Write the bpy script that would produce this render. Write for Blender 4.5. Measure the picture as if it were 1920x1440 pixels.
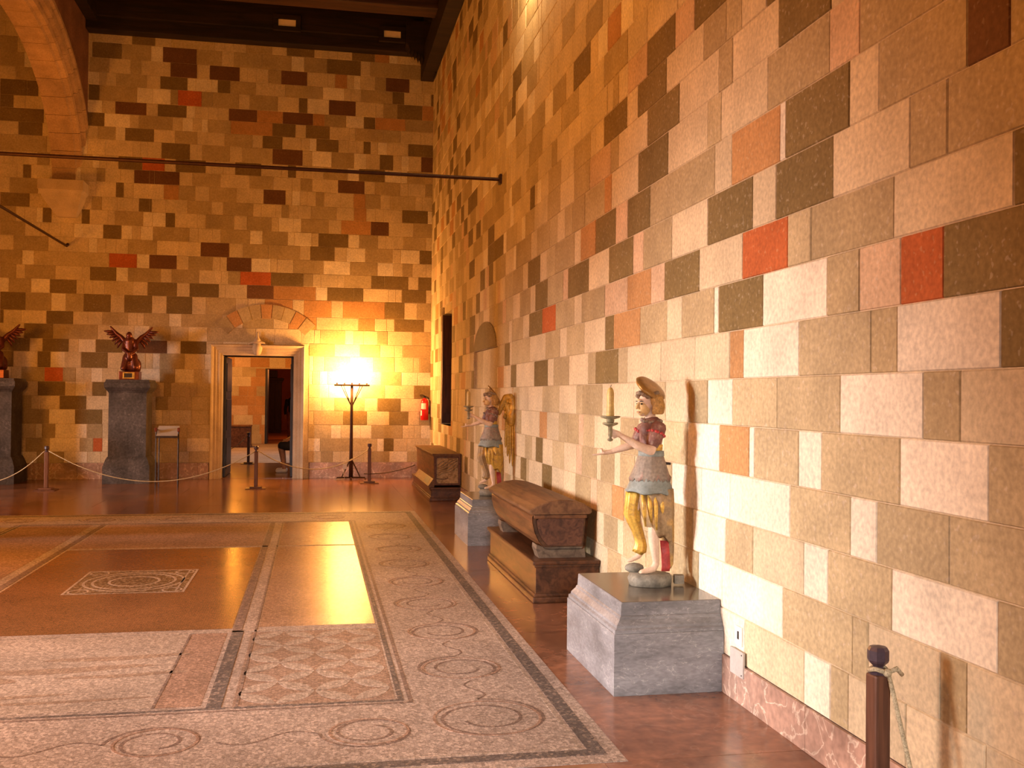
import bpy, bmesh, math, random
from mathutils import Vector, Matrix
random.seed(11)
PI = math.pi
for o in list(bpy.data.objects): bpy.data.objects.remove(o)
SC = bpy.context.scene
C = SC.collection

# ------------------------------------------------------------------ camera, world, lights, exposure
cam = bpy.data.cameras.new('camera'); cam.sensor_width = 36.0; cam.lens = 35.295
cam.clip_start = 0.05; cam.clip_end = 200
camo = bpy.data.objects.new('camera', cam); C.objects.link(camo); SC.camera = camo
yaw, pitch, roll = 0.1932, 0.0129, 0.0099
fw = Vector((math.sin(yaw)*math.cos(pitch), math.cos(yaw)*math.cos(pitch), math.sin(pitch)))
rt0 = Vector((math.cos(yaw), -math.sin(yaw), 0)); up0 = rt0.cross(fw)
rt = rt0*math.cos(roll) + up0*math.sin(roll); up = up0*math.cos(roll) - rt0*math.sin(roll)
mw = Matrix(((rt.x, up.x, -fw.x, 0), (rt.y, up.y, -fw.y, 0), (rt.z, up.z, -fw.z, 1.6), (0, 0, 0, 1)))
camo.matrix_world = mw

SC.view_settings.view_transform = 'Standard'; SC.view_settings.look = 'None'
SC.view_settings.gamma = 1.0; SC.view_settings.use_curve_mapping = False
SC.view_settings.exposure = 0.0
wd = bpy.data.worlds.new('world'); SC.world = wd; wd.use_nodes = True
wd.node_tree.nodes['Background'].inputs[0].default_value = (1.0, 0.78, 0.62, 1)
wd.node_tree.nodes['Background'].inputs[1].default_value = 0.02

def light(name, kind, loc, energy, col, size=0.1, aim=None, sy=None, spread=None, blend=None):
    l = bpy.data.lights.new(name, kind); l.energy = energy; l.color = col
    if kind == 'AREA':
        l.size = size
        if sy: l.shape = 'RECTANGLE'; l.size_y = sy
        if spread: l.spread = math.radians(spread)
    elif kind == 'SPOT':
        l.shadow_soft_size = size; l.spot_size = math.radians(spread); l.spot_blend = blend or 0.5
    else:
        l.shadow_soft_size = size
    o = bpy.data.objects.new(name, l); C.objects.link(o); o.location = loc
    if aim is not None:
        o.rotation_euler = (Vector(aim)-Vector(loc)).to_track_quat('-Z', 'Y').to_euler()
    return o
WARM = (1.0, 0.34, 0.035); DAY = (1.0, 0.93, 0.92)
# daylight through the low windows of the far side of the hall, plus added fills
light('window_daylight', 'AREA', (-9.9, 5.5, 1.75), 33, DAY, 1.0, (2.2, 5.5, 1.05), 1.4, 28)
light('window_daylight', 'AREA', (-9.9, 8.9, 1.75), 24, DAY, 1.0, (2.2, 9.0, 0.75), 1.4, 26)
light('window_daylight', 'AREA', (-9.9, 12.2, 1.75), 24, DAY, 1.0, (2.2, 12.4, 0.6), 1.4, 26)
light('daylight_floor_fill', 'AREA', (-9.9, 6.8, 2.6), 115, (1.0, .92, .90), 1.6, (-1.8, 6.2, 0.0), 1.6, 40)  # added fill, its beam shaped to brighten the mosaic floor
light('window_daylight_behind', 'AREA', (-0.6, -4.6, 2.6), 44, (1.0, 0.92, 0.88), 1.6, (0.3, 3.8, 0.0), 1.4, 34)
light('daylight_end_fill', 'AREA', (-9.9, 14.6, 1.7), 38, (1.0, .92, .88), 1.2, (-1.0, 19.7, 0.3), 1.4, 42)  # added fill bringing neutral light to the foot of the end wall
# warm standing lamps of the hall outside the frame
light('hall_lamp', 'POINT', (-3.4, 4.2, 3.7), 410, WARM, 0.5)
light('hall_lamp', 'POINT', (-3.4, 9.0, 3.6), 430, WARM, 0.5)
light('hall_lamp', 'POINT', (-7.2, 13.2, 2.4), 500, WARM, 0.5)
light('wall_spot', 'POINT', (2.06, 10.35, 6.25), 90, (1.0, 0.66, 0.30), 0.12)
# the standing lamp against the end wall
for i in range(3):
    light('torchiere_light', 'POINT', (0.68+(i-1)*0.22, 19.33, 1.99+(0.12 if i == 1 else 0)), 135, (1.0, 0.42, 0.09), 0.06)
# rooms beyond the door
light('next_room_lamp', 'POINT', (-2.6, 30.0, 3.4), 500, WARM, 0.4)
light('next_room_daylight', 'AREA', (3.5, 26.0, 3.2), 130, DAY, 2.0, (-2.0, 26.5, 0.0), 2.0, 120)
light('last_room_lamp', 'POINT', (0.2, 37.5, 2.6), 160, (1.0, 0.30, 0.07), 0.4)

# ------------------------------------------------------------------ materials
def N(nt, t, **kw):
    n = nt.nodes.new(t)
    for k, v in kw.items(): setattr(n, k, v)
    return n
MATS = {}
def mat(name, base, rough=0.7, n1=(6, .25), n2=(70, .2), bump=(90, .15, .004), rnd=0.0, spec=.35, metal=0, extra=None, stretch=None, local=False):
    """Principled material: base colour broken up by a broad and a fine noise at world scale, fine bump, per-object value change."""
    if name in MATS: return MATS[name]
    m = bpy.data.materials.new(name); m.use_nodes = True; MATS[name] = m
    nt = m.node_tree; b = nt.nodes['Principled BSDF']; L = nt.links.new
    b.inputs['Roughness'].default_value = rough; b.inputs['Metallic'].default_value = metal
    b.inputs['Specular IOR Level'].default_value = spec
    if local:
        tc = N(nt, 'ShaderNodeTexCoord'); pos = tc.outputs['Object']
    else:
        g = N(nt, 'ShaderNodeNewGeometry'); pos = g.outputs['Position']
    if stretch:
        mp = N(nt, 'ShaderNodeMapping'); mp.inputs['Scale'].default_value = stretch
        L(pos, mp.inputs['Vector']); pos = mp.outputs[0]
    col = None
    def noise(scale, det=3):
        t = N(nt, 'ShaderNodeTexNoise'); t.inputs['Scale'].default_value = scale; t.inputs['Detail'].default_value = det
        L(pos, t.inputs['Vector']); return t
    a = noise(n1[0], 4); f = noise(n2[0], 2)
    mr1 = N(nt, 'ShaderNodeMapRange'); mr1.inputs[1].default_value = .3; mr1.inputs[2].default_value = .7
    mr1.inputs[3].default_value = 1-n1[1]; mr1.inputs[4].default_value = 1+n1[1]; L(a.outputs[0], mr1.inputs[0])
    mr2 = N(nt, 'ShaderNodeMapRange'); mr2.inputs[1].default_value = .3; mr2.inputs[2].default_value = .7
    mr2.inputs[3].default_value = 1-n2[1]; mr2.inputs[4].default_value = 1+n2[1]; L(f.outputs[0], mr2.inputs[0])
    mu = N(nt, 'ShaderNodeMath', operation='MULTIPLY'); L(mr1.outputs[0], mu.inputs[0]); L(mr2.outputs[0], mu.inputs[1])
    val = mu.outputs[0]
    if rnd:
        oi = N(nt, 'ShaderNodeObjectInfo'); mr3 = N(nt, 'ShaderNodeMapRange')
        mr3.inputs[3].default_value = 1-rnd; mr3.inputs[4].default_value = 1+rnd; L(oi.outputs['Random'], mr3.inputs[0])
        m2 = N(nt, 'ShaderNodeMath', operation='MULTIPLY'); L(val, m2.inputs[0]); L(mr3.outputs[0], m2.inputs[1]); val = m2.outputs[0]
    basecol = N(nt, 'ShaderNodeRGB'); basecol.outputs[0].default_value = (*base, 1); bc = basecol.outputs[0]
    if extra: bc = extra(nt, L, pos, bc, noise)
    vm = N(nt, 'ShaderNodeVectorMath', operation='SCALE'); L(bc, vm.inputs[0]); L(val, vm.inputs['Scale'])
    L(vm.outputs[0], b.inputs['Base Color'])
    bn = noise(bump[0], 3); bp = N(nt, 'ShaderNodeBump'); bp.inputs['Strength'].default_value = bump[1]; bp.inputs['Distance'].default_value = bump[2]
    L(bn.outputs[0], bp.inputs['Height']); L(bp.outputs[0], b.inputs['Normal'])
    return m
def mixcol(nt, L, fac, a, colb):
    mx = N(nt, 'ShaderNodeMix', data_type='RGBA'); L(fac, mx.inputs[0]); L(a, mx.inputs[6])
    if isinstance(colb, tuple): mx.inputs[7].default_value = (*colb, 1)
    else: L(colb, mx.inputs[7])
    return mx.outputs[2]
def thresh(nt, L, src, lo, hi, a=0., b=1.):
    r = N(nt, 'ShaderNodeMapRange'); r.inputs[1].default_value = lo; r.inputs[2].default_value = hi
    r.inputs[3].default_value = a; r.inputs[4].default_value = b; L(src, r.inputs[0]); return r.outputs[0]
def speckle(colr, scale=45, lo=.68, hi=.74):
    def ex(nt, L, pos, bc, noise):
        return mixcol(nt, L, thresh(nt, L, noise(scale, 1).outputs[0], lo, hi, 0, .45), bc, colr)
    return ex
def veins(colr, scale=2.2, width=.012, amt=.8, scratch=False):
    def ex(nt, L, pos, bc, noise):
        t = noise(scale, 5); t.inputs['Distortion'].default_value = .6
        s = N(nt, 'ShaderNodeMath', operation='SUBTRACT'); L(t.outputs[0], s.inputs[0]); s.inputs[1].default_value = .5
        ab = N(nt, 'ShaderNodeMath', operation='ABSOLUTE'); L(s.outputs[0], ab.inputs[0])
        return mixcol(nt, L, thresh(nt, L, ab.outputs[0], 0, width, amt, 0), bc, colr)
    return ex
STONE = {}
for code, colr, sp in (('W', (.75, .66, .52), (.66, .57, .46)), ('L', (.61, .495, .325), (.5, .4, .3)), ('T', (.46, .36, .21), (.58, .48, .36)),
                       ('M', (.40, .305, .17), (.55, .45, .33)), ('D', (.20, .138, .055), (.4, .33, .22)), ('B', (.15, .072, .033), (.3, .2, .12)),
                       ('R', (.47, .125, .04), (.55, .3, .15)), ('O', (.46, .25, .105), (.55, .4, .24)), ('P', (.57, .40, .26), (.6, .5, .4))):
    STONE[code] = mat('ashlar_'+{'W':'white','L':'pale','T':'tan','M':'olive','D':'dark','B':'brown','R':'red','O':'orange','P':'pink'}[code],
                      colr, .85, (3.2, .12), (42, .16), (55, .3, .004), .09, .2, extra=speckle(sp, 40, .64, .72))
MORTAR = mat('lime_mortar', (.53, .43, .29), .9, (5, .15), (50, .15), (80, .4, .004))
CUT = mat('cut_sandstone', (.50, .39, .27), .8, (4, .14), (60, .1), (70, .25, .003), .05)
ARCHST = mat('arch_sandstone', (.42, .27, .15), .85, (3, .2), (40, .15), (50, .3, .004), .08)
SPAND = mat('spandrel_shaded', (.20, .09, .05), .9, (2, .3), (30, .2), (40, .3, .004))  # dark base colour carries the shade lying on the spandrel face
PINKM = mat('pink_marble', (.40, .25, .19), .35, (3.5, .35), (25, .2), (30, .05, .002), .06, .5, extra=veins((.72, .58, .46), 5, .02, .8))
FLOORM = mat('red_floor_marble', (.215, .095, .052), .18, (2.2, .35), (14, .25), (9, .06, .004), .12, .5, extra=veins((.30, .17, .11), 3, .012, .4))
JOINT = mat('floor_joint', (.07, .035, .025), .6)
def wood(name, base, dark, rough=.35, axis=(1, .12, 1), sc=14):
    def ex(nt, L, pos, bc, noise):
        t = noise(sc, 5); t.inputs['Distortion'].default_value = 1.2
        return mixcol(nt, L, thresh(nt, L, t.outputs[0], .38, .66), bc, dark)
    return mat(name, base, rough, (3, .2), (60, .12), (40, .12, .002), .05, .28, extra=ex, stretch=axis)
CHESTW = wood('chest_walnut', (.165, .07, .027), (.07, .03, .013), .48)
CHESTE = wood('carved_chest_wood', (.13, .055, .03), (.055, .022, .013), .5, (1, .5, 1), 20)
PLINW = wood('plinth_walnut', (.12, .05, .022), (.05, .022, .011), .36)
LIDW = wood('lid_walnut', (.17, .085, .037), (.09, .04, .018), .55)
GILTW = wood('carved_olive_wood', (.46, .31, .16), (.22, .13, .06), .6, (1, 1, 1), 16)
FOOTW = wood('grey_oak', (.20, .145, .10), (.10, .07, .05), .6)
CEILW = wood('ceiling_timber', (.028, .014, .009), (.012, .007, .006), .7, (.1, 1, 1), 9)
BEAMW = wood('brown_beam_timber', (.06, .024, .012), (.03, .012, .008), .6, (.1, 1, 1), 9)
POSTW = wood('post_wood', (.16, .07, .04), (.09, .04, .025), .45, (1, 1, .1), 20)
DOORW = wood('dark_door_paint', (.045, .045, .06), (.02, .02, .028), .4, (1, 1, .15), 10)
SHUTW = wood('shutter_wood', (.075, .026, .018), (.035, .013, .01), .5, (1, 1, .1), 16)
CUPW = wood('cupboard_wood', (.05, .02, .012), (.025, .01, .008), .5, (1, 1, .2), 12)
GREYM = mat('grey_marble', (.205, .207, .22), .42, (3, .35), (30, .18), (40, .1, .002), .05, .45, extra=veins((.52, .50, .49), 7, .008, .5), stretch=(1, 1, 2.6))
TOPM = mat('dark_marble_top', (.10, .088, .07), .18, (5, .3), (40, .2), (30, .05, .002), 0, .5, extra=veins((.3, .27, .22), 5, .006, .4))
DKGRANITE = mat('dark_grey_stone', (.068, .058, .054), .6, (3, .4), (25, .3), (40, .25, .003), .05, .3, extra=veins((.22, .19, .17), 4, .008, .5))
SKIN = mat('painted_flesh', (.66, .47, .34), .5, (14, .12), (90, .08), (60, .12, .002))
FACE = mat('painted_face', (.62, .40, .17), .45, (30, .12), (90, .08), (60, .1, .002))
HAIR = mat('painted_hair', (.40, .22, .06), .5, (40, .35), (120, .25), (90, .6, .004))
FILLET = mat('grey_hair_band', (.24, .17, .11), .6, (40, .3), (120, .25), (90, .6, .004))
GILT = mat('worn_gilding', (.58, .35, .06), .42, (16, .25), (80, .2), (60, .2, .002), 0, .5, .25, extra=speckle((.24, .13, .06), 24, .56, .66))
HALO = mat('bronze_gilt_halo', (.30, .155, .035), .35, (14, .25), (60, .15), (50, .1, .002), 0, .5, .4)
TUNIC = mat('grey_brown_paint', (.25, .20, .155), .6, (12, .25), (70, .2), (60, .25, .002), extra=speckle((.36, .18, .14), 22, .58, .66))
BLUEC = mat('grey_blue_paint', (.22, .245, .225), .6, (12, .2), (70, .15), (60, .25, .002))
REDC = mat('dull_red_paint', (.20, .085, .065), .55, (18, .3), (80, .2), (70, .3, .002), extra=speckle((.36, .27, .2), 26, .56, .66))
LININ = mat('scarlet_paint', (.42, .05, .045), .5, (14, .25), (80, .15))
DRAPE = mat('tan_drapery_paint', (.30, .20, .10), .5, (9, .25), (70, .2), (60, .25, .002), extra=speckle((.52, .28, .05), 9, .50, .60))
PLIN2 = mat('grey_green_base', (.20, .18, .14), .7, (16, .25), (60, .2), (50, .4, .004))
DARKP = mat('dark_paint', (.03, .02, .015), .5)
LIPS = mat('lip_paint', (.42, .15, .09), .5)
WAX = mat('yellow_wax', (.50, .33, .10), .45, (20, .15), (80, .1))
OLDPAINT = mat('worn_olive_paint', (.22, .18, .10), .5, (30, .3), (90, .2))
BRONZE = mat('dark_red_bronze', (.14, .035, .02), .32, (12, .35), (60, .2), (50, .2, .002), 0, .5, .5)
IRON = mat('rusty_iron', (.045, .016, .010), .5, (20, .3), (90, .2), (60, .2, .002), 0, .4, .4)
DKIRON = mat('dark_iron', (.04, .03, .03), .45, (20, .3), (90, .2), (60, .1, .002), 0, .4, .5)
KNOBM = mat('purple_brown_knob', (.075, .05, .065), .35, (20, .15), (80, .1))
ROPEM = mat('cream_rope', (.50, .43, .28), .8, (20, .1), (160, .35), (200, .8, .003))
REDP = mat('red_enamel', (.62, .012, .012), .25, (5, .05), (60, .03), (30, .02, .001), 0, .5)
WHITEP = mat('white_label', (.75, .72, .68), .5, (10, .05), (60, .05))
BLACKP = mat('black_rubber', (.015, .015, .015), .5)
GREYP = mat('grey_cover_plate', (.48, .44, .40), .5, (10, .08), (60, .05))
PALEB = mat('pale_plaque_paint', (.92, .74, .52), .6, (10, .06), (60, .05))
SHIRT = mat('white_cotton', (.7, .62, .55), .8)
DARKC = mat('dark_navy_cloth', (.022, .020, .030), .8, (12, .2), (90, .2))
REALSK = mat('skin', (.45, .25, .17), .5)
def emis(name, colr, s):
    m = bpy.data.materials.new(name); m.use_nodes = True; nt = m.node_tree
    e = N(nt, 'ShaderNodeEmission'); e.inputs[0].default_value = (*colr, 1); e.inputs[1].default_value = s
    nt.links.new(e.outputs[0], nt.nodes['Material Output'].inputs[0]); return m
BULB = emis('lamp_glow', (1.0, .72, .38), 60)
def tess(name, base, alt, rough=.6, amt=.3, scale=62.):
    """small stone tesserae: voronoi cells give each its own tone; joints are low"""
    m = bpy.data.materials.new(name); m.use_nodes = True; nt = m.node_tree; L = nt.links.new; b = nt.nodes['Principled BSDF']
    g = N(nt, 'ShaderNodeNewGeometry')
    v = N(nt, 'ShaderNodeTexVoronoi'); v.inputs['Scale'].default_value = scale; v.inputs['Randomness'].default_value = .75; L(g.outputs['Position'], v.inputs['Vector'])
    d = N(nt, 'ShaderNodeTexVoronoi', feature='DISTANCE_TO_EDGE'); d.inputs['Scale'].default_value = scale; d.inputs['Randomness'].default_value = .75; L(g.outputs['Position'], d.inputs['Vector'])
    sep = N(nt, 'ShaderNodeSeparateColor'); L(v.outputs['Color'], sep.inputs[0])
    n = N(nt, 'ShaderNodeTexNoise'); n.inputs['Scale'].default_value = 1.3; n.inputs['Detail'].default_value = 4; L(g.outputs['Position'], n.inputs['Vector'])
    rgb = N(nt, 'ShaderNodeRGB'); rgb.outputs[0].default_value = (*base, 1)
    c1 = mixcol(nt, L, thresh(nt, L, sep.outputs[0], .72, .78), rgb.outputs[0], alt)
    mr = thresh(nt, L, sep.outputs[1], 0, 1, 1-amt, 1+amt); mr2 = thresh(nt, L, n.outputs[0], .3, .7, .82, 1.18)
    j = thresh(nt, L, d.outputs['Distance'], .03, .10, .6, 1.0)
    mu = N(nt, 'ShaderNodeMath', operation='MULTIPLY'); L(mr, mu.inputs[0]); L(mr2, mu.inputs[1])
    mu2 = N(nt, 'ShaderNodeMath', operation='MULTIPLY'); L(mu.outputs[0], mu2.inputs[0]); L(j, mu2.inputs[1])
    vm = N(nt, 'ShaderNodeVectorMath', operation='SCALE'); L(c1, vm.inputs[0]); L(mu2.outputs[0], vm.inputs['Scale']); L(vm.outputs[0], b.inputs['Base Color'])
    b.inputs['Roughness'].default_value = rough; b.inputs['Specular IOR Level'].default_value = .15
    n3 = N(nt, 'ShaderNodeTexNoise'); n3.inputs['Scale'].default_value = 5; n3.inputs['Detail'].default_value = 2; L(g.outputs['Position'], n3.inputs['Vector'])
    ad = N(nt, 'ShaderNodeMath', operation='MULTIPLY_ADD'); L(n3.outputs[0], ad.inputs[0]); ad.inputs[1].default_value = 2.0; L(sep.outputs[2], ad.inputs[2])
    bp = N(nt, 'ShaderNodeBump'); bp.inputs['Strength'].default_value = .2; bp.inputs['Distance'].default_value = .004
    L(ad.outputs[0], bp.inputs['Height']); L(bp.outputs[0], b.inputs['Normal'])
    MATS[name] = m; return m
TES_PALE = tess('mosaic_pale_tesserae', (.41, .33, .285), (.32, .25, .21))
TES_DARK = tess('mosaic_dark_tesserae', (.125, .105, .10), (.24, .19, .16))
TES_PINK = tess('mosaic_pink_tesserae', (.345, .225, .17), (.28, .18, .13))
TES_LIGHT = tess('mosaic_cream_tesserae', (.41, .33, .275), (.34, .27, .22))
TES_ROSE = tess('mosaic_rose_ground', (.325, .225, .175), (.275, .185, .14))
TES_POLISH = tess('mosaic_polished_pink', (.33, .22, .165), (.27, .175, .13), .27)
TES_LINE = tess('mosaic_line_tesserae', (.19, .135, .115), (.28, .2, .16))
TES_BROWN = tess('mosaic_brown_field', (.25, .125, .055), (.22, .11, .05), .22, .12)
TES_SMEAR = tess('mosaic_shadowy_figure', (.29, .205, .155), (.36, .27, .2))
TES_OLIVE = tess('mosaic_olive_field', (.17, .11, .06), (.36, .28, .2), .24, .2)

# ------------------------------------------------------------------ mesh helpers
def mk(name, verts, faces, m=None, parent=None, loc=None, smooth=False):
    me = bpy.data.meshes.new(name); me.from_pydata([tuple(v) for v in verts], [], faces); me.update()
    return link(name, me, m, parent, loc, smooth)
def link(name, me, m=None, parent=None, loc=None, smooth=False):
    o = bpy.data.objects.new(name, me); C.objects.link(o)
    if m is not None and not me.materials: me.materials.append(m)
    if parent is not None: o.parent = parent
    if loc is not None: o.location = loc
    if smooth:
        for p in me.polygons: p.use_smooth = True
    return o
def empty(name, loc, rz=0):
    o = bpy.data.objects.new(name, None); C.objects.link(o); o.location = loc; o.rotation_euler = (0, 0, rz); o.empty_display_size = .1
    return o
def tag(o, label=None, cat=None, group=None, kind=None):
    if label: o['label'] = label
    if cat: o['category'] = cat
    if group: o['group'] = group
    if kind: o['kind'] = kind
    return o
class MB:
    """collects shapes into one mesh"""
    def __init__(s): s.v = []; s.f = []
    def add(s, v, f):
        b = len(s.v); s.v += [Vector(x) for x in v]; s.f += [tuple(i+b for i in q) for q in f]; return s
    def box(s, x0, x1, y0, y1, z0, z1, c=0.0):
        if c <= 0:
            return s.add([(x0,y0,z0),(x1,y0,z0),(x1,y1,z0),(x0,y1,z0),(x0,y0,z1),(x1,y0,z1),(x1,y1,z1),(x0,y1,z1)],
                         [(0,3,2,1),(4,5,6,7),(0,1,5,4),(1,2,6,5),(2,3,7,6),(3,0,4,7)])
        bm = bmesh.new(); bmesh.ops.create_cube(bm, size=1)
        for v in bm.verts:
            v.co = Vector(((x0+x1)/2+v.co.x*(x1-x0), (y0+y1)/2+v.co.y*(y1-y0), (z0+z1)/2+v.co.z*(z1-z0)))
        bmesh.ops.bevel(bm, geom=bm.edges[:], offset=c, segments=2, affect='EDGES', profile=.6)
        bm.verts.index_update()
        s.add([v.co.copy() for v in bm.verts], [tuple(v.index for v in f.verts) for f in bm.faces]); bm.free(); return s
    def tube(s, pts, r, n=8, cap=True):
        pts = [Vector(p) for p in pts]; rr = r if isinstance(r, (list, tuple)) else [r]*len(pts)
        rings = []; ref = None
        for i, p in enumerate(pts):
            d = (pts[min(i+1, len(pts)-1)]-pts[max(i-1, 0)]).normalized()
            if ref is None: ref = Vector((0, 0, 1)) if abs(d.z) < .9 else Vector((1, 0, 0))
            a = d.cross(ref).normalized(); b = d.cross(a).normalized(); ref = -b if False else ref
            rings.append([p+(a*math.cos(2*PI*k/n)+b*math.sin(2*PI*k/n))*rr[i] for k in range(n)])
        v = [q for ring in rings for q in ring]; f = []
        for i in range(len(pts)-1):
            for k in range(n): f.append((i*n+k, i*n+(k+1) % n, (i+1)*n+(k+1) % n, (i+1)*n+k))
        if cap: f.append(tuple(range(n))[::-1]); f.append(tuple((len(pts)-1)*n+k for k in range(n)))
        return s.add(v, f)
    def lathe(s, prof, c=(0, 0, 0), n=20, axis=None):
        v = []; f = []
        R = Matrix.Identity(3) if axis is None else Vector((0, 0, 1)).rotation_difference(Vector(axis)).to_matrix()
        for (r, z) in prof:
            for k in range(n): v.append(R @ Vector((r*math.cos(2*PI*k/n), r*math.sin(2*PI*k/n), z))+Vector(c))
        for i in range(len(prof)-1):
            for k in range(n): f.append((i*n+k, i*n+(k+1) % n, (i+1)*n+(k+1) % n, (i+1)*n+k))
        f.append(tuple(range(n))[::-1]); f.append(tuple((len(prof)-1)*n+k for k in range(n)))
        return s.add(v, f)
    def prism(s, poly, fn, d0, d1):
        """poly of (a,b); fn(a,b,d) -> point"""
        n = len(poly); v = [fn(a, b, d0) for a, b in poly]+[fn(a, b, d1) for a, b in poly]
        f = [tuple(range(n))[::-1], tuple(range(n, 2*n))]+[(i, (i+1) % n, n+(i+1) % n, n+i) for i in range(n)]
        return s.add(v, f)
    def loft(s, rings, cap=True):
        n = len(rings[0]); v = [q for r in rings for q in r]; f = []
        for i in range(len(rings)-1):
            for k in range(n): f.append((i*n+k, i*n+(k+1) % n, (i+1)*n+(k+1) % n, (i+1)*n+k))
        if cap: f.append(tuple(range(n))[::-1]); f.append(tuple((len(rings)-1)*n+k for k in range(n)))
        return s.add(v, f)
    def ico(s, c, r, sub=2):
        bm = bmesh.new(); bmesh.ops.create_icosphere(bm, subdivisions=sub, radius=1.0)
        rx, ry, rz = r if isinstance(r, tuple) else (r, r, r); bm.verts.index_update()
        s.add([Vector((v.co.x*rx, v.co.y*ry, v.co.z*rz))+Vector(c) for v in bm.verts], [tuple(v.index for v in f.verts) for f in bm.faces]); bm.free(); return s
    def build(s, name, m, parent=None, loc=None, smooth=False, fix=True):
        me = bpy.data.meshes.new(name); me.from_pydata([tuple(x) for x in s.v], [], s.f); me.update()
        if fix:
            bm = bmesh.new(); bm.from_mesh(me); bmesh.ops.recalc_face_normals(bm, faces=bm.faces[:]); bm.to_mesh(me); bm.free()
        return link(name, me, m, parent, loc, smooth)
def fused(name, mb, m, parent=None, voxel=.006, smooth=6, loc=None):
    """one continuous surface out of overlapping rounded masses"""
    o = mb.build('tmp', None)
    md = o.modifiers.new('r', 'REMESH'); md.mode = 'VOXEL'; md.voxel_size = voxel
    ms = o.modifiers.new('s', 'SMOOTH'); ms.factor = .5; ms.iterations = smooth
    dg = bpy.context.evaluated_depsgraph_get(); dg.update()
    me = bpy.data.meshes.new_from_object(o.evaluated_get(dg))
    old = o.data; bpy.data.objects.remove(o); bpy.data.meshes.remove(old)
    me.name = name
    return link(name, me, m, parent, loc, True)
def flat(ob):
    for p in ob.data.polygons: p.use_smooth = False
def rects_minus(x0, x1, z0, z1, holes):
    rs = [(x0, x1, z0, z1)]
    for (a, b, c, d) in holes:
        out = []
        for (p, q, r, s) in rs:
            if q <= a or p >= b or s <= c or r >= d: out.append((p, q, r, s)); continue
            if r < c: out.append((p, q, r, c))
            if s > d: out.append((p, q, d, s))
            lo, hi = max(r, c), min(s, d)
            if p < a: out.append((p, a, lo, hi))
            if q > b: out.append((b, q, lo, hi))
        rs = out
    return [r for r in rs if r[1]-r[0] > .025 and r[3]-r[2] > .025]
XW, YB = 2.218, 19.7
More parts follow.
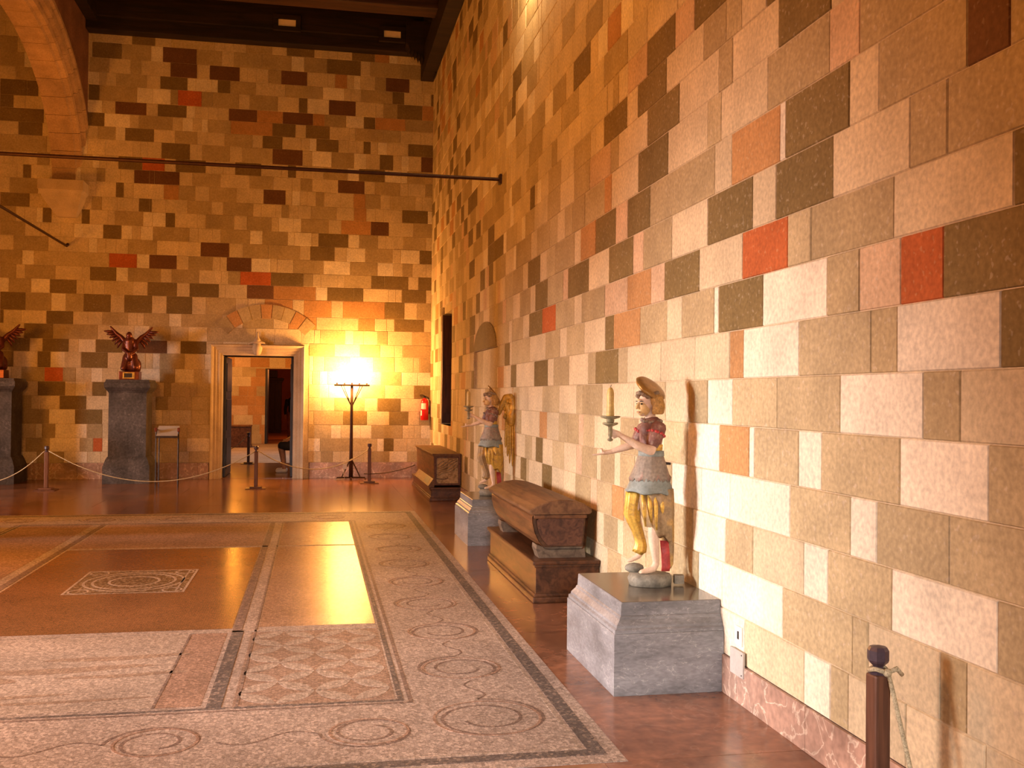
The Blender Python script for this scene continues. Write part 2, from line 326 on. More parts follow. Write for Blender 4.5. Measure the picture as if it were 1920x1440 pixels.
# ------------------------------------------------------------------ masonry walls
# one letter per stone (its colour) and the coordinate where it ends, course by course from the floor up
ZR=[0.205, 0.45, 0.7, 0.945, 1.195, 1.457, 1.71, 1.97, 2.235, 2.485, 2.765, 3.05, 3.33, 3.585, 3.82, 4.06, 4.315, 4.58, 4.845, 5.11, 5.375, 5.64, 5.905, 6.17, 6.435, 6.7, 6.965, 7.23, 7.495, 7.76, 8.025, 8.29, 8.555, 8.82]
SR="""W2.08 L2.43 L2.66 L3.01 L3.47 L3.89 T4.04 W4.28 L4.93 W5.33 D5.82 L6.05 O6.39 L6.83 L7.09 M7.44 L7.93 T8.06 D8.57 L8.84 O9.21 L9.62 M10.00 T10.35 D10.71 L11.04 L11.43 M11.88 P12.31 M12.69 L13.08 L13.56 M13.97 L14.45 M14.90 T15.17 T15.57 P15.73 M16.20 L16.54 L16.72 L17.14 P17.27 D17.59 L18.09 T18.44 D18.80 L19.13 L19.29 M19.70
L2.09 L2.53 L2.66 L3.11 M3.26 L3.74 T3.86 T4.50 W5.23 W5.58 M6.03 T6.53 T7.04 L7.19 M7.55 L7.74 O8.11 T8.25 M8.63 L8.90 T9.31 L9.70 M10.21 T10.38 L10.76 T11.17 L11.37 M11.70 P12.08 M12.46 L12.88 M13.27 L13.44 M13.75 L14.12 M14.49 L14.67 D15.00 L15.20 T15.68 L16.06 M16.43 L16.71 D17.17 L17.33 L17.62 D18.14 T18.37 L18.67 L19.04 D19.44 L19.70
L2.29 L2.66 T2.95 W3.57 T4.07 W4.29 L4.84 T5.19 W5.67 M6.00 L6.30 T6.68 L6.91 T7.04 O7.34 T7.75 P7.94 M8.43 L8.86 L9.01 L9.32 D9.74 L10.08 L10.36 T10.49 D10.80 L11.26 L11.39 L11.54 L11.81 T12.23 L12.46 M12.85 L13.16 T13.54 L13.95 L14.10 D14.45 L14.88 P15.06 T15.48 D15.91 L16.30 M16.70 P17.07 D17.40 T17.66 T18.00 L18.29 P18.47 T18.95 L19.15 M19.58 L19.70
L2.18 L2.66 T3.21 T3.68 W3.88 T4.43 W5.13 W5.54 W6.04 M6.44 L6.79 M7.13 L7.28 M7.65 L7.77 M8.23 P8.41 L8.85 T9.30 L9.72 D10.03 L10.21 T10.57 L11.01 P11.18 P11.53 L11.76 L11.93 L12.37 L12.66 D13.13 L13.44 T13.57 M13.96 L14.14 M14.65 P14.82 M15.22 L15.48 L15.83 L16.18 L16.44 O16.89 L17.18 T17.53 L17.86 D18.33 T18.80 L19.03 T19.22 D19.70
L2.05 L2.36 L2.66 T3.00 W3.52 T4.13 W4.35 T4.83 W4.89 O5.28 W5.77 T6.19 L6.42 L6.71 M7.13 L7.35 L7.85 T8.18 P8.34 M8.71 T9.05 L9.54 O9.87 L10.37 L10.78 M11.13 L11.50 O11.97 L12.16 M12.54 L12.77 M13.23 L13.68 M14.08 L14.23 M14.66 L14.97 L15.33 L15.83 L16.00 M16.39 L16.53 M16.85 P17.04 M17.55 L17.78 T17.97 L18.14 D18.55 P18.72 T18.87 T19.21 T19.46 L19.70
L2.04 L2.22 L2.35 L2.49 W2.67 L3.15 M3.37 W3.97 T4.57 T5.11 W5.46 M5.76 L6.17 T6.42 L6.82 L7.36 L7.62 M8.21 T8.42 L9.04 T9.75 L10.42 L10.90 T11.27 L11.60 L11.94 L12.08 M12.44 L12.71 M13.19 L13.54 T14.00 T14.50 L14.69 D15.02 L15.45 L15.64 T15.84 L15.99 M16.36 L16.54 D17.04 L17.43 D17.73 T17.86 L18.30 L18.62 T19.03 P19.28 M19.70
L2.18 L2.67 D2.94 W3.54 M3.73 T4.35 W4.97 O5.15 L5.66 L6.26 L6.98 T7.21 D7.82 M8.05 L8.69 M9.28 L9.53 D10.14 L11.09 D11.41 L11.87 O12.25 L12.38 D12.80 L13.29 L13.65 P14.10 D14.41 T14.87 L15.00 O15.46 P15.65 M16.13 P16.57 P16.89 D17.25 L17.65 L18.06 L18.20 P18.50 M18.86 P19.13 T19.46 L19.59 L19.70
L2.30 W2.67 D3.25 R3.52 P3.82 M4.09 W4.74 D5.31 W5.37 M5.88 L6.15 M6.70 O7.33 D7.56 L8.18 T8.78 L9.04 M9.63 L10.36 T11.36 L11.49 D11.80 T12.15 M12.46 L12.85 D13.26 L13.44 T13.84 L14.00 P14.20 T14.54 L14.96 L15.33 D15.72 L16.10 L16.52 M16.85 T17.29 D17.65 L18.05 L18.51 L18.98 L19.21 D19.70
L2.24 W2.40 L2.67 D2.88 L3.57 M4.24 T4.47 R4.99 L5.60 D6.20 P6.47 O7.00 P7.58 M8.27 L8.52 T9.22 R9.79 D10.42 L10.73 M11.37 L11.54 T11.94 T12.39 L12.73 D13.09 P13.50 M13.83 P14.22 D14.60 P14.96 D15.29 L15.78 P16.07 M16.58 L16.73 L16.98 M17.47 L17.64 T17.89 M18.35 T18.51 D18.97 L19.22 O19.59 L19.70
W2.08 L2.43 W2.67 M3.23 M3.46 L4.04 D4.60 L4.87 D5.48 L6.07 M6.64 P6.87 D7.47 L8.06 D8.76 P8.94 T9.56 D10.12 L10.36 M10.92 L11.32 T11.76 P11.96 M12.29 T12.54 M12.93 L13.38 M13.80 L13.99 L14.12 D14.62 T15.07 T15.43 T15.76 T16.04 L16.19 D16.53 T16.88 D17.34 T17.51 D17.96 P18.35 L18.81 M19.18 L19.52 T19.70
L2.26 L2.67 M2.90 B3.12 M3.68 L3.91 D4.50 W4.56 O5.14 L5.38 M6.51 D7.01 P7.30 D7.86 O8.32 L8.54 M9.26 T9.62 L9.91 D10.50 L10.76 M11.33 T11.82 L11.98 L12.16 P12.33 L12.45 T12.96 L13.15 P13.40 L13.70 D14.05 L14.39 M14.71 T14.87 L15.03 D15.34 P15.61 L15.91 O16.39 L16.78 L16.95 L17.31 L17.68 D18.07 P18.49 D18.96 P19.10 L19.59 T19.70
L2.09 L2.28 W2.43 L2.67 M3.26 M3.83 P4.08 M4.70 L5.29 T5.49 L6.16 D6.77 L7.42 O7.61 T8.20 M8.61 T8.88 L9.17 T9.49 M10.07 L10.36 M11.16 W11.30 L11.71 L11.81 M12.16 M12.49 L12.66 D12.99 P13.16 L13.31 D13.69 L14.16 L14.64 L14.97 M15.45 L15.81 T16.13 P16.55 O16.93 L17.34 T17.52 P17.89 D18.25 T18.49 O18.99 L19.47 T19.70
L2.03 L2.18 L2.42 L2.67 M3.80 L4.07 D4.58 L5.14 M5.33 L5.96 D6.57 L7.23 M7.45 P8.05 M8.56 L9.07 M9.60 L10.21 T10.67 W10.86 L11.11 T11.76 W11.96 D12.48 D13.08 W13.44 L13.79 L13.94 L14.21 D14.72 L15.04 L15.26 T15.52 T15.76 M16.15 L16.42 M16.94 L17.11 M17.51 L17.85 T18.33 L18.79 T19.25 P19.52 M19.70
L2.29 L2.45 L2.68 L2.82 L3.00 L3.18 L3.49 L4.07 M4.58 D4.72 L5.02 T5.23 M5.56 L6.20 D6.79 L7.04 D7.64 L7.87 L8.03 M8.59 L8.74 L9.06 M9.58 L9.76 L9.91 W10.08 L10.19 D10.43 L10.70 L11.03 L11.19 L11.35 W11.52 L11.93 L12.16 L12.42 L12.61 D13.09 L13.25 L13.53 M13.99 M14.34 L14.49 L14.76 P15.05 T15.35 M15.82 T16.23 L16.58 P16.85 T17.02 M17.43 L17.65 L17.80 L17.97 M18.36 L18.53 L18.91 D19.24 L19.70
L2.07 L2.27 L2.56 L3.05 L3.23 L3.35 W3.48 W3.62 W3.77 L3.94 L4.12 L4.56 L4.83 M5.23 D5.71 P6.04 D6.59 P7.02 L7.25 M7.40 L7.55 L7.93 L8.35 L8.79 L9.22 M9.44 L9.85 L10.05 T10.64 L10.79 L10.92 M11.45 W11.60 L11.79 L11.96 M12.70 M13.54 L13.69 D14.10 L14.39 D14.83 P15.31 M15.70 L15.95 M16.31 L16.60 M17.03 L17.32 L17.45 L17.91 D18.25 L18.48 L18.80 P19.11 T19.57 L19.70
W2.24 L2.60 L2.96 L3.30 W3.70 L3.86 L4.19 W4.31 L4.53 L4.82 L4.96 L5.11 W5.51 L6.00 L6.47 L6.60 L7.04 M7.65 L7.94 L8.09 L8.44 T9.06 L9.52 L9.71 L9.86 M10.51 L10.66 L10.85 L11.15 L11.32 L11.47 L11.62 L11.80 M12.52 T12.79 L13.26 L13.41 P13.83 L14.16 M14.67 L14.97 D15.31 P15.55 M15.92 T16.33 D16.68 L16.87 L17.32 M17.71 T17.87 D18.18 T18.66 L18.84 T19.01 M19.47 P19.60 T19.70
L2.32 L2.81 L3.19 L3.43 L3.68 L3.85 L4.01 L4.40 L4.57 W4.77 L5.25 L5.72 W5.98 L6.16 L6.51 L6.91 W7.21 O7.56 W7.83 L8.07 D8.62 L8.89 M9.41 W9.76 T10.36 L10.66 T11.22 L11.48 L11.61 L11.84 L12.01 L12.17 L12.49 W12.91 L13.08 W13.53 L13.79 L14.03 D14.53 D14.91 L15.32 D15.66 L15.82 M16.33 L16.53 O16.99 L17.38 T17.66 T18.14 L18.50 O18.82 L19.19 M19.49 L19.70
L2.19 L2.36 L2.59 L2.75 W3.24 L3.52 L3.66 L4.04 W4.51 L4.73 L5.07 L5.55 L5.92 W6.19 L6.37 L6.55 L6.86 W7.06 L7.35 L7.54 L7.71 M8.20 L8.66 L8.84 L9.22 L9.39 L9.54 L9.86 L10.24 W10.42 W10.60 L10.82 M11.27 W11.42 W11.84 L12.32 L12.52 L12.67 L12.83 L13.32 L13.82 W14.08 W14.55 M15.36 T15.53 L15.66 D16.16 L16.36 O16.78 L17.08 D17.47 L17.79 O18.23 L18.42 L18.89 D19.31 L19.70
L2.05 L2.20 L2.55 W2.70 W3.07 L3.21 L3.69 L4.04 L4.24 L4.37 W4.81 L5.24 W5.44 L5.61 L5.95 L6.13 L6.30 L6.74 L6.92 L7.33 L7.57 L7.72 L7.85 L8.14 L8.60 T9.05 L9.41 L9.55 L10.04 L10.15 T10.66 W11.13 L11.28 D11.50 M11.82 L12.01 M12.41 L12.58 L12.94 L13.32 T13.61 L14.02 L14.26 L14.71 L15.01 L15.17 M15.55 L15.91 T16.36 L16.75 D17.19 L17.63 M18.10 L18.28 L18.61 D19.11 L19.50 T19.70
L2.27 L2.59 L2.78 L2.90 L3.35 L3.53 L3.77 W4.20 L4.53 L4.99 L5.47 L5.75 W5.89 L6.27 L6.68 W7.14 W7.28 W7.42 L7.73 L7.96 L8.13 L8.26 L8.41 L8.59 L8.95 L9.08 L9.39 L9.62 L9.89 L10.04 W10.32 T10.96 D11.47 L11.71 T12.14 T12.33 P12.67 T13.15 T13.45 L13.84 M14.31 L14.73 D15.24 L15.47 M15.81 T16.05 D16.55 L16.94 D17.36 T17.82 M18.20 L18.49 M18.89 L19.24 D19.70
W2.08 W2.38 L2.79 L2.97 L3.20 L3.37 W3.72 L3.90 W4.26 L4.41 L4.58 L4.84 L5.04 L5.22 L5.48 L5.88 L6.14 W6.43 W6.61 W6.98 L7.39 L7.54 L8.02 L8.18 L8.33 L8.70 L8.98 W9.10 W9.28 L9.72 L9.95 L10.10 L10.39 L10.87 W11.37 L11.52 L11.95 L12.13 W12.28 L12.41 W12.68 L12.97 W13.40 L13.76 W14.14 L14.40 L14.57 L15.02 W15.15 L15.38 L15.56 L15.70 M16.32 L16.62 D17.07 L17.32 M17.68 P17.92 T18.16 D18.61 L18.74 T19.18 L19.50 M19.70
D2.33 L2.48 L2.60 M3.11 L3.60 L4.05 O4.45 L4.61 L4.80 O5.32 L5.46 L5.87 M6.27 L6.62 M7.05 T7.52 D7.89 L8.28 M8.77 T9.26 M9.65 P10.14 T10.32 M10.74 L11.22 L11.68 T12.17 T12.52 M12.94 L13.23 M13.56 T13.78 L13.93 M14.39 L14.62 L14.75 T15.22 L15.56 L15.84 L16.21 D16.69 L16.85 M17.30 L17.62 L17.76 L17.98 L18.35 T18.66 T18.85 L19.21 T19.70
T2.23 P2.67 M3.13 P3.48 D3.94 L4.35 O4.79 T4.94 L5.07 D5.53 P5.72 L5.88 D6.34 L6.67 T6.83 L7.09 L7.21 L7.41 L7.78 L7.94 T8.34 O8.66 L9.13 M9.46 L9.59 T9.97 P10.14 P10.33 L10.70 T11.15 T11.54 P11.83 D12.14 L12.27 L12.43 L12.55 P13.03 L13.20 M13.72 L13.90 O14.29 T14.60 M14.92 L15.24 T15.56 T15.88 D16.28 L16.64 P17.10 L17.46 L17.79 L18.11 T18.27 L18.45 M18.81 L19.12 T19.52 L19.70
L2.35 T2.67 L3.04 L3.30 O3.76 L3.89 L4.18 L4.51 L4.97 L5.16 L5.33 L5.45 O5.85 T6.30 P6.69 P7.05 O7.52 L7.81 M8.17 L8.35 D8.84 P9.07 M9.56 L9.69 L10.18 M10.66 L10.82 L10.96 M11.41 T11.56 L11.90 L12.14 T12.49 P12.92 M13.27 P13.45 T13.97 L14.36 L14.49 L14.66 T15.02 L15.52 L15.84 L16.07 M16.41 L16.69 L17.08 O17.41 T17.59 M18.02 L18.21 T18.58 P19.08 T19.44 M19.70
P2.10 M2.53 L2.96 M3.40 T3.54 L3.81 M4.23 L4.38 L4.78 P4.92 M5.26 L5.40 M5.74 L5.91 T6.33 L6.64 L7.06 M7.50 L7.64 T7.89 T8.36 D8.77 L9.17 M9.51 L9.78 L9.93 M10.45 L10.80 P11.22 T11.39 M11.81 L12.14 T12.56 L13.03 L13.48 L13.63 O13.99 L14.28 M14.68 L15.04 L15.23 L15.49 L15.65 T16.13 L16.30 T16.74 L16.86 M17.18 T17.37 L17.81 O18.29 P18.56 D18.93 L19.34 L19.70
M2.27 P2.73 M3.25 L3.62 D4.07 L4.54 M4.87 T5.36 M5.88 L6.04 M6.40 L6.65 D7.14 L7.61 D7.96 L8.15 L8.31 M8.80 L8.99 M9.30 P9.64 L9.95 D10.42 L10.85 T11.17 L11.33 L11.81 D12.26 L12.63 L12.75 L12.93 L13.26 M13.67 T13.97 T14.16 D14.60 T14.93 P15.41 L15.60 L15.97 L16.35 D16.76 L16.91 O17.37 L17.83 P18.13 O18.62 L18.99 M19.51 P19.70
P2.21 L2.67 D3.02 T3.33 L3.46 O3.78 L4.12 T4.51 P4.69 T5.03 L5.44 T5.87 T6.33 L6.75 T7.22 L7.46 D7.95 L8.19 D8.53 L8.78 O9.09 L9.23 D9.65 L10.13 P10.46 M10.91 P11.04 L11.18 T11.60 L11.76 M12.26 T12.56 D13.07 L13.24 M13.63 L13.77 D14.13 L14.56 D15.03 P15.19 M15.52 P15.71 L15.85 M16.22 P16.38 D16.88 L17.03 O17.52 L17.93 P18.09 M18.54 L18.78 D19.12 L19.44 M19.70
O2.22 L2.61 M3.01 L3.19 T3.68 L3.86 O4.22 T4.56 M5.02 T5.17 O5.57 T6.00 D6.34 L6.52 L6.76 P6.90 T7.21 D7.63 L8.09 L8.38 T8.57 D8.89 T9.24 D9.73 L9.88 M10.35 P10.82 D11.32 L11.58 P11.70 P12.10 L12.53 L12.90 D13.21 P13.41 M13.76 P13.89 L14.26 M14.60 L14.76 L14.91 L15.11 L15.58 T15.98 T16.16 L16.46 T16.65 L17.01 T17.36 T17.66 L17.96 O18.28 T18.54 M18.98 L19.45 L19.59 L19.70
L2.07 L2.25 D2.71 L3.01 T3.37 M3.88 L4.08 D4.58 T4.77 M5.15 T5.41 M5.90 L6.07 D6.55 L6.73 T7.21 L7.40 L7.87 M8.37 T8.59 P8.78 M9.24 L9.38 D9.77 L9.97 O10.32 L10.51 P10.74 D11.17 L11.63 D12.05 L12.18 M12.68 L13.05 L13.20 L13.33 M13.74 L13.87 T14.38 L14.54 L14.69 D15.17 L15.30 T15.61 T15.73 D16.04 L16.19 O16.53 L16.69 L16.86 L16.98 L17.21 M17.64 L17.83 O18.31 L18.65 M19.01 L19.21 T19.51 L19.70
L2.36 M2.70 L2.84 M3.22 L3.62 L4.01 M4.45 L4.86 L5.23 O5.62 L5.85 T5.99 O6.46 L6.64 D7.11 L7.49 L7.97 O8.45 L8.58 L8.95 D9.29 P9.68 L9.81 D10.21 T10.49 L10.93 L11.35 M11.71 P12.06 L12.51 L12.65 T12.83 D13.24 L13.42 L13.62 D13.99 L14.12 D14.45 T14.93 M15.36 T15.65 M16.04 L16.44 M16.88 T17.35 M17.82 T18.25 L18.51 M18.92 T19.35 L19.70
M2.21 L2.37 M2.75 T3.11 T3.50 L3.64 M3.95 L4.12 M4.48 L4.61 M5.08 P5.22 M5.74 L5.97 L6.22 T6.56 L6.74 L7.06 D7.51 L7.64 L8.14 M8.52 L8.72 T9.17 L9.29 T9.65 P10.01 M10.49 L10.96 M11.41 T11.80 T12.25 D12.73 P13.16 M13.47 P13.62 L14.08 O14.50 T14.75 M15.10 L15.48 T15.91 L16.25 M16.66 T16.82 D17.24 P17.60 M18.00 P18.29 P18.52 T18.77 M19.09 L19.27 M19.70
O2.26 T2.42 D2.93 L3.05 D3.57 L3.69 O4.07 L4.49 O4.92 P5.29 M5.66 L5.83 T6.24 L6.72 L7.22 M7.60 T7.76 P7.94 T8.24 M8.70 L8.82 D9.32 L9.51 M9.96 L10.12 L10.48 L10.65 L10.81 D11.16 T11.66 D12.03 L12.19 M12.57 P13.01 D13.37 L13.53 M14.02 T14.16 L14.48 M14.86 L15.32 P15.73 M16.11 L16.53 D16.94 L17.11 D17.57 L17.72 O18.08 T18.31 M18.75 L19.00 T19.29 D19.70
O2.35 L2.84 D3.14 L3.36 P3.75 T4.05 M4.41 L4.66 T4.96 M5.27 T5.59 M6.03 T6.38 D6.81 L7.00 M7.37 T7.72 O8.12 L8.25 D8.61 T8.76 D9.15 L9.32 M9.81 L9.98 L10.10 D10.43 L10.57 O10.97 T11.12 T11.60 T12.06 L12.19 L12.63 L13.03 O13.49 L13.85 D14.30 L14.48 D14.86 T15.28 L15.48 M15.84 L16.34 P16.49 M16.88 T17.23 D17.60 L17.97 M18.48 L18.72 M19.16 L19.53 T19.70"""
ZB=[0.306, 0.514, 0.764, 1.023, 1.291, 1.542, 1.802, 2.061, 2.35, 2.59, 2.859, 3.099, 3.426, 3.681, 3.935, 4.195, 4.464, 4.723, 4.992, 5.242, 5.521, 5.771, 6.011, 6.309, 6.549, 6.799, 7.03, 7.318, 7.558, 7.827, 8.115, 8.384, 8.663]
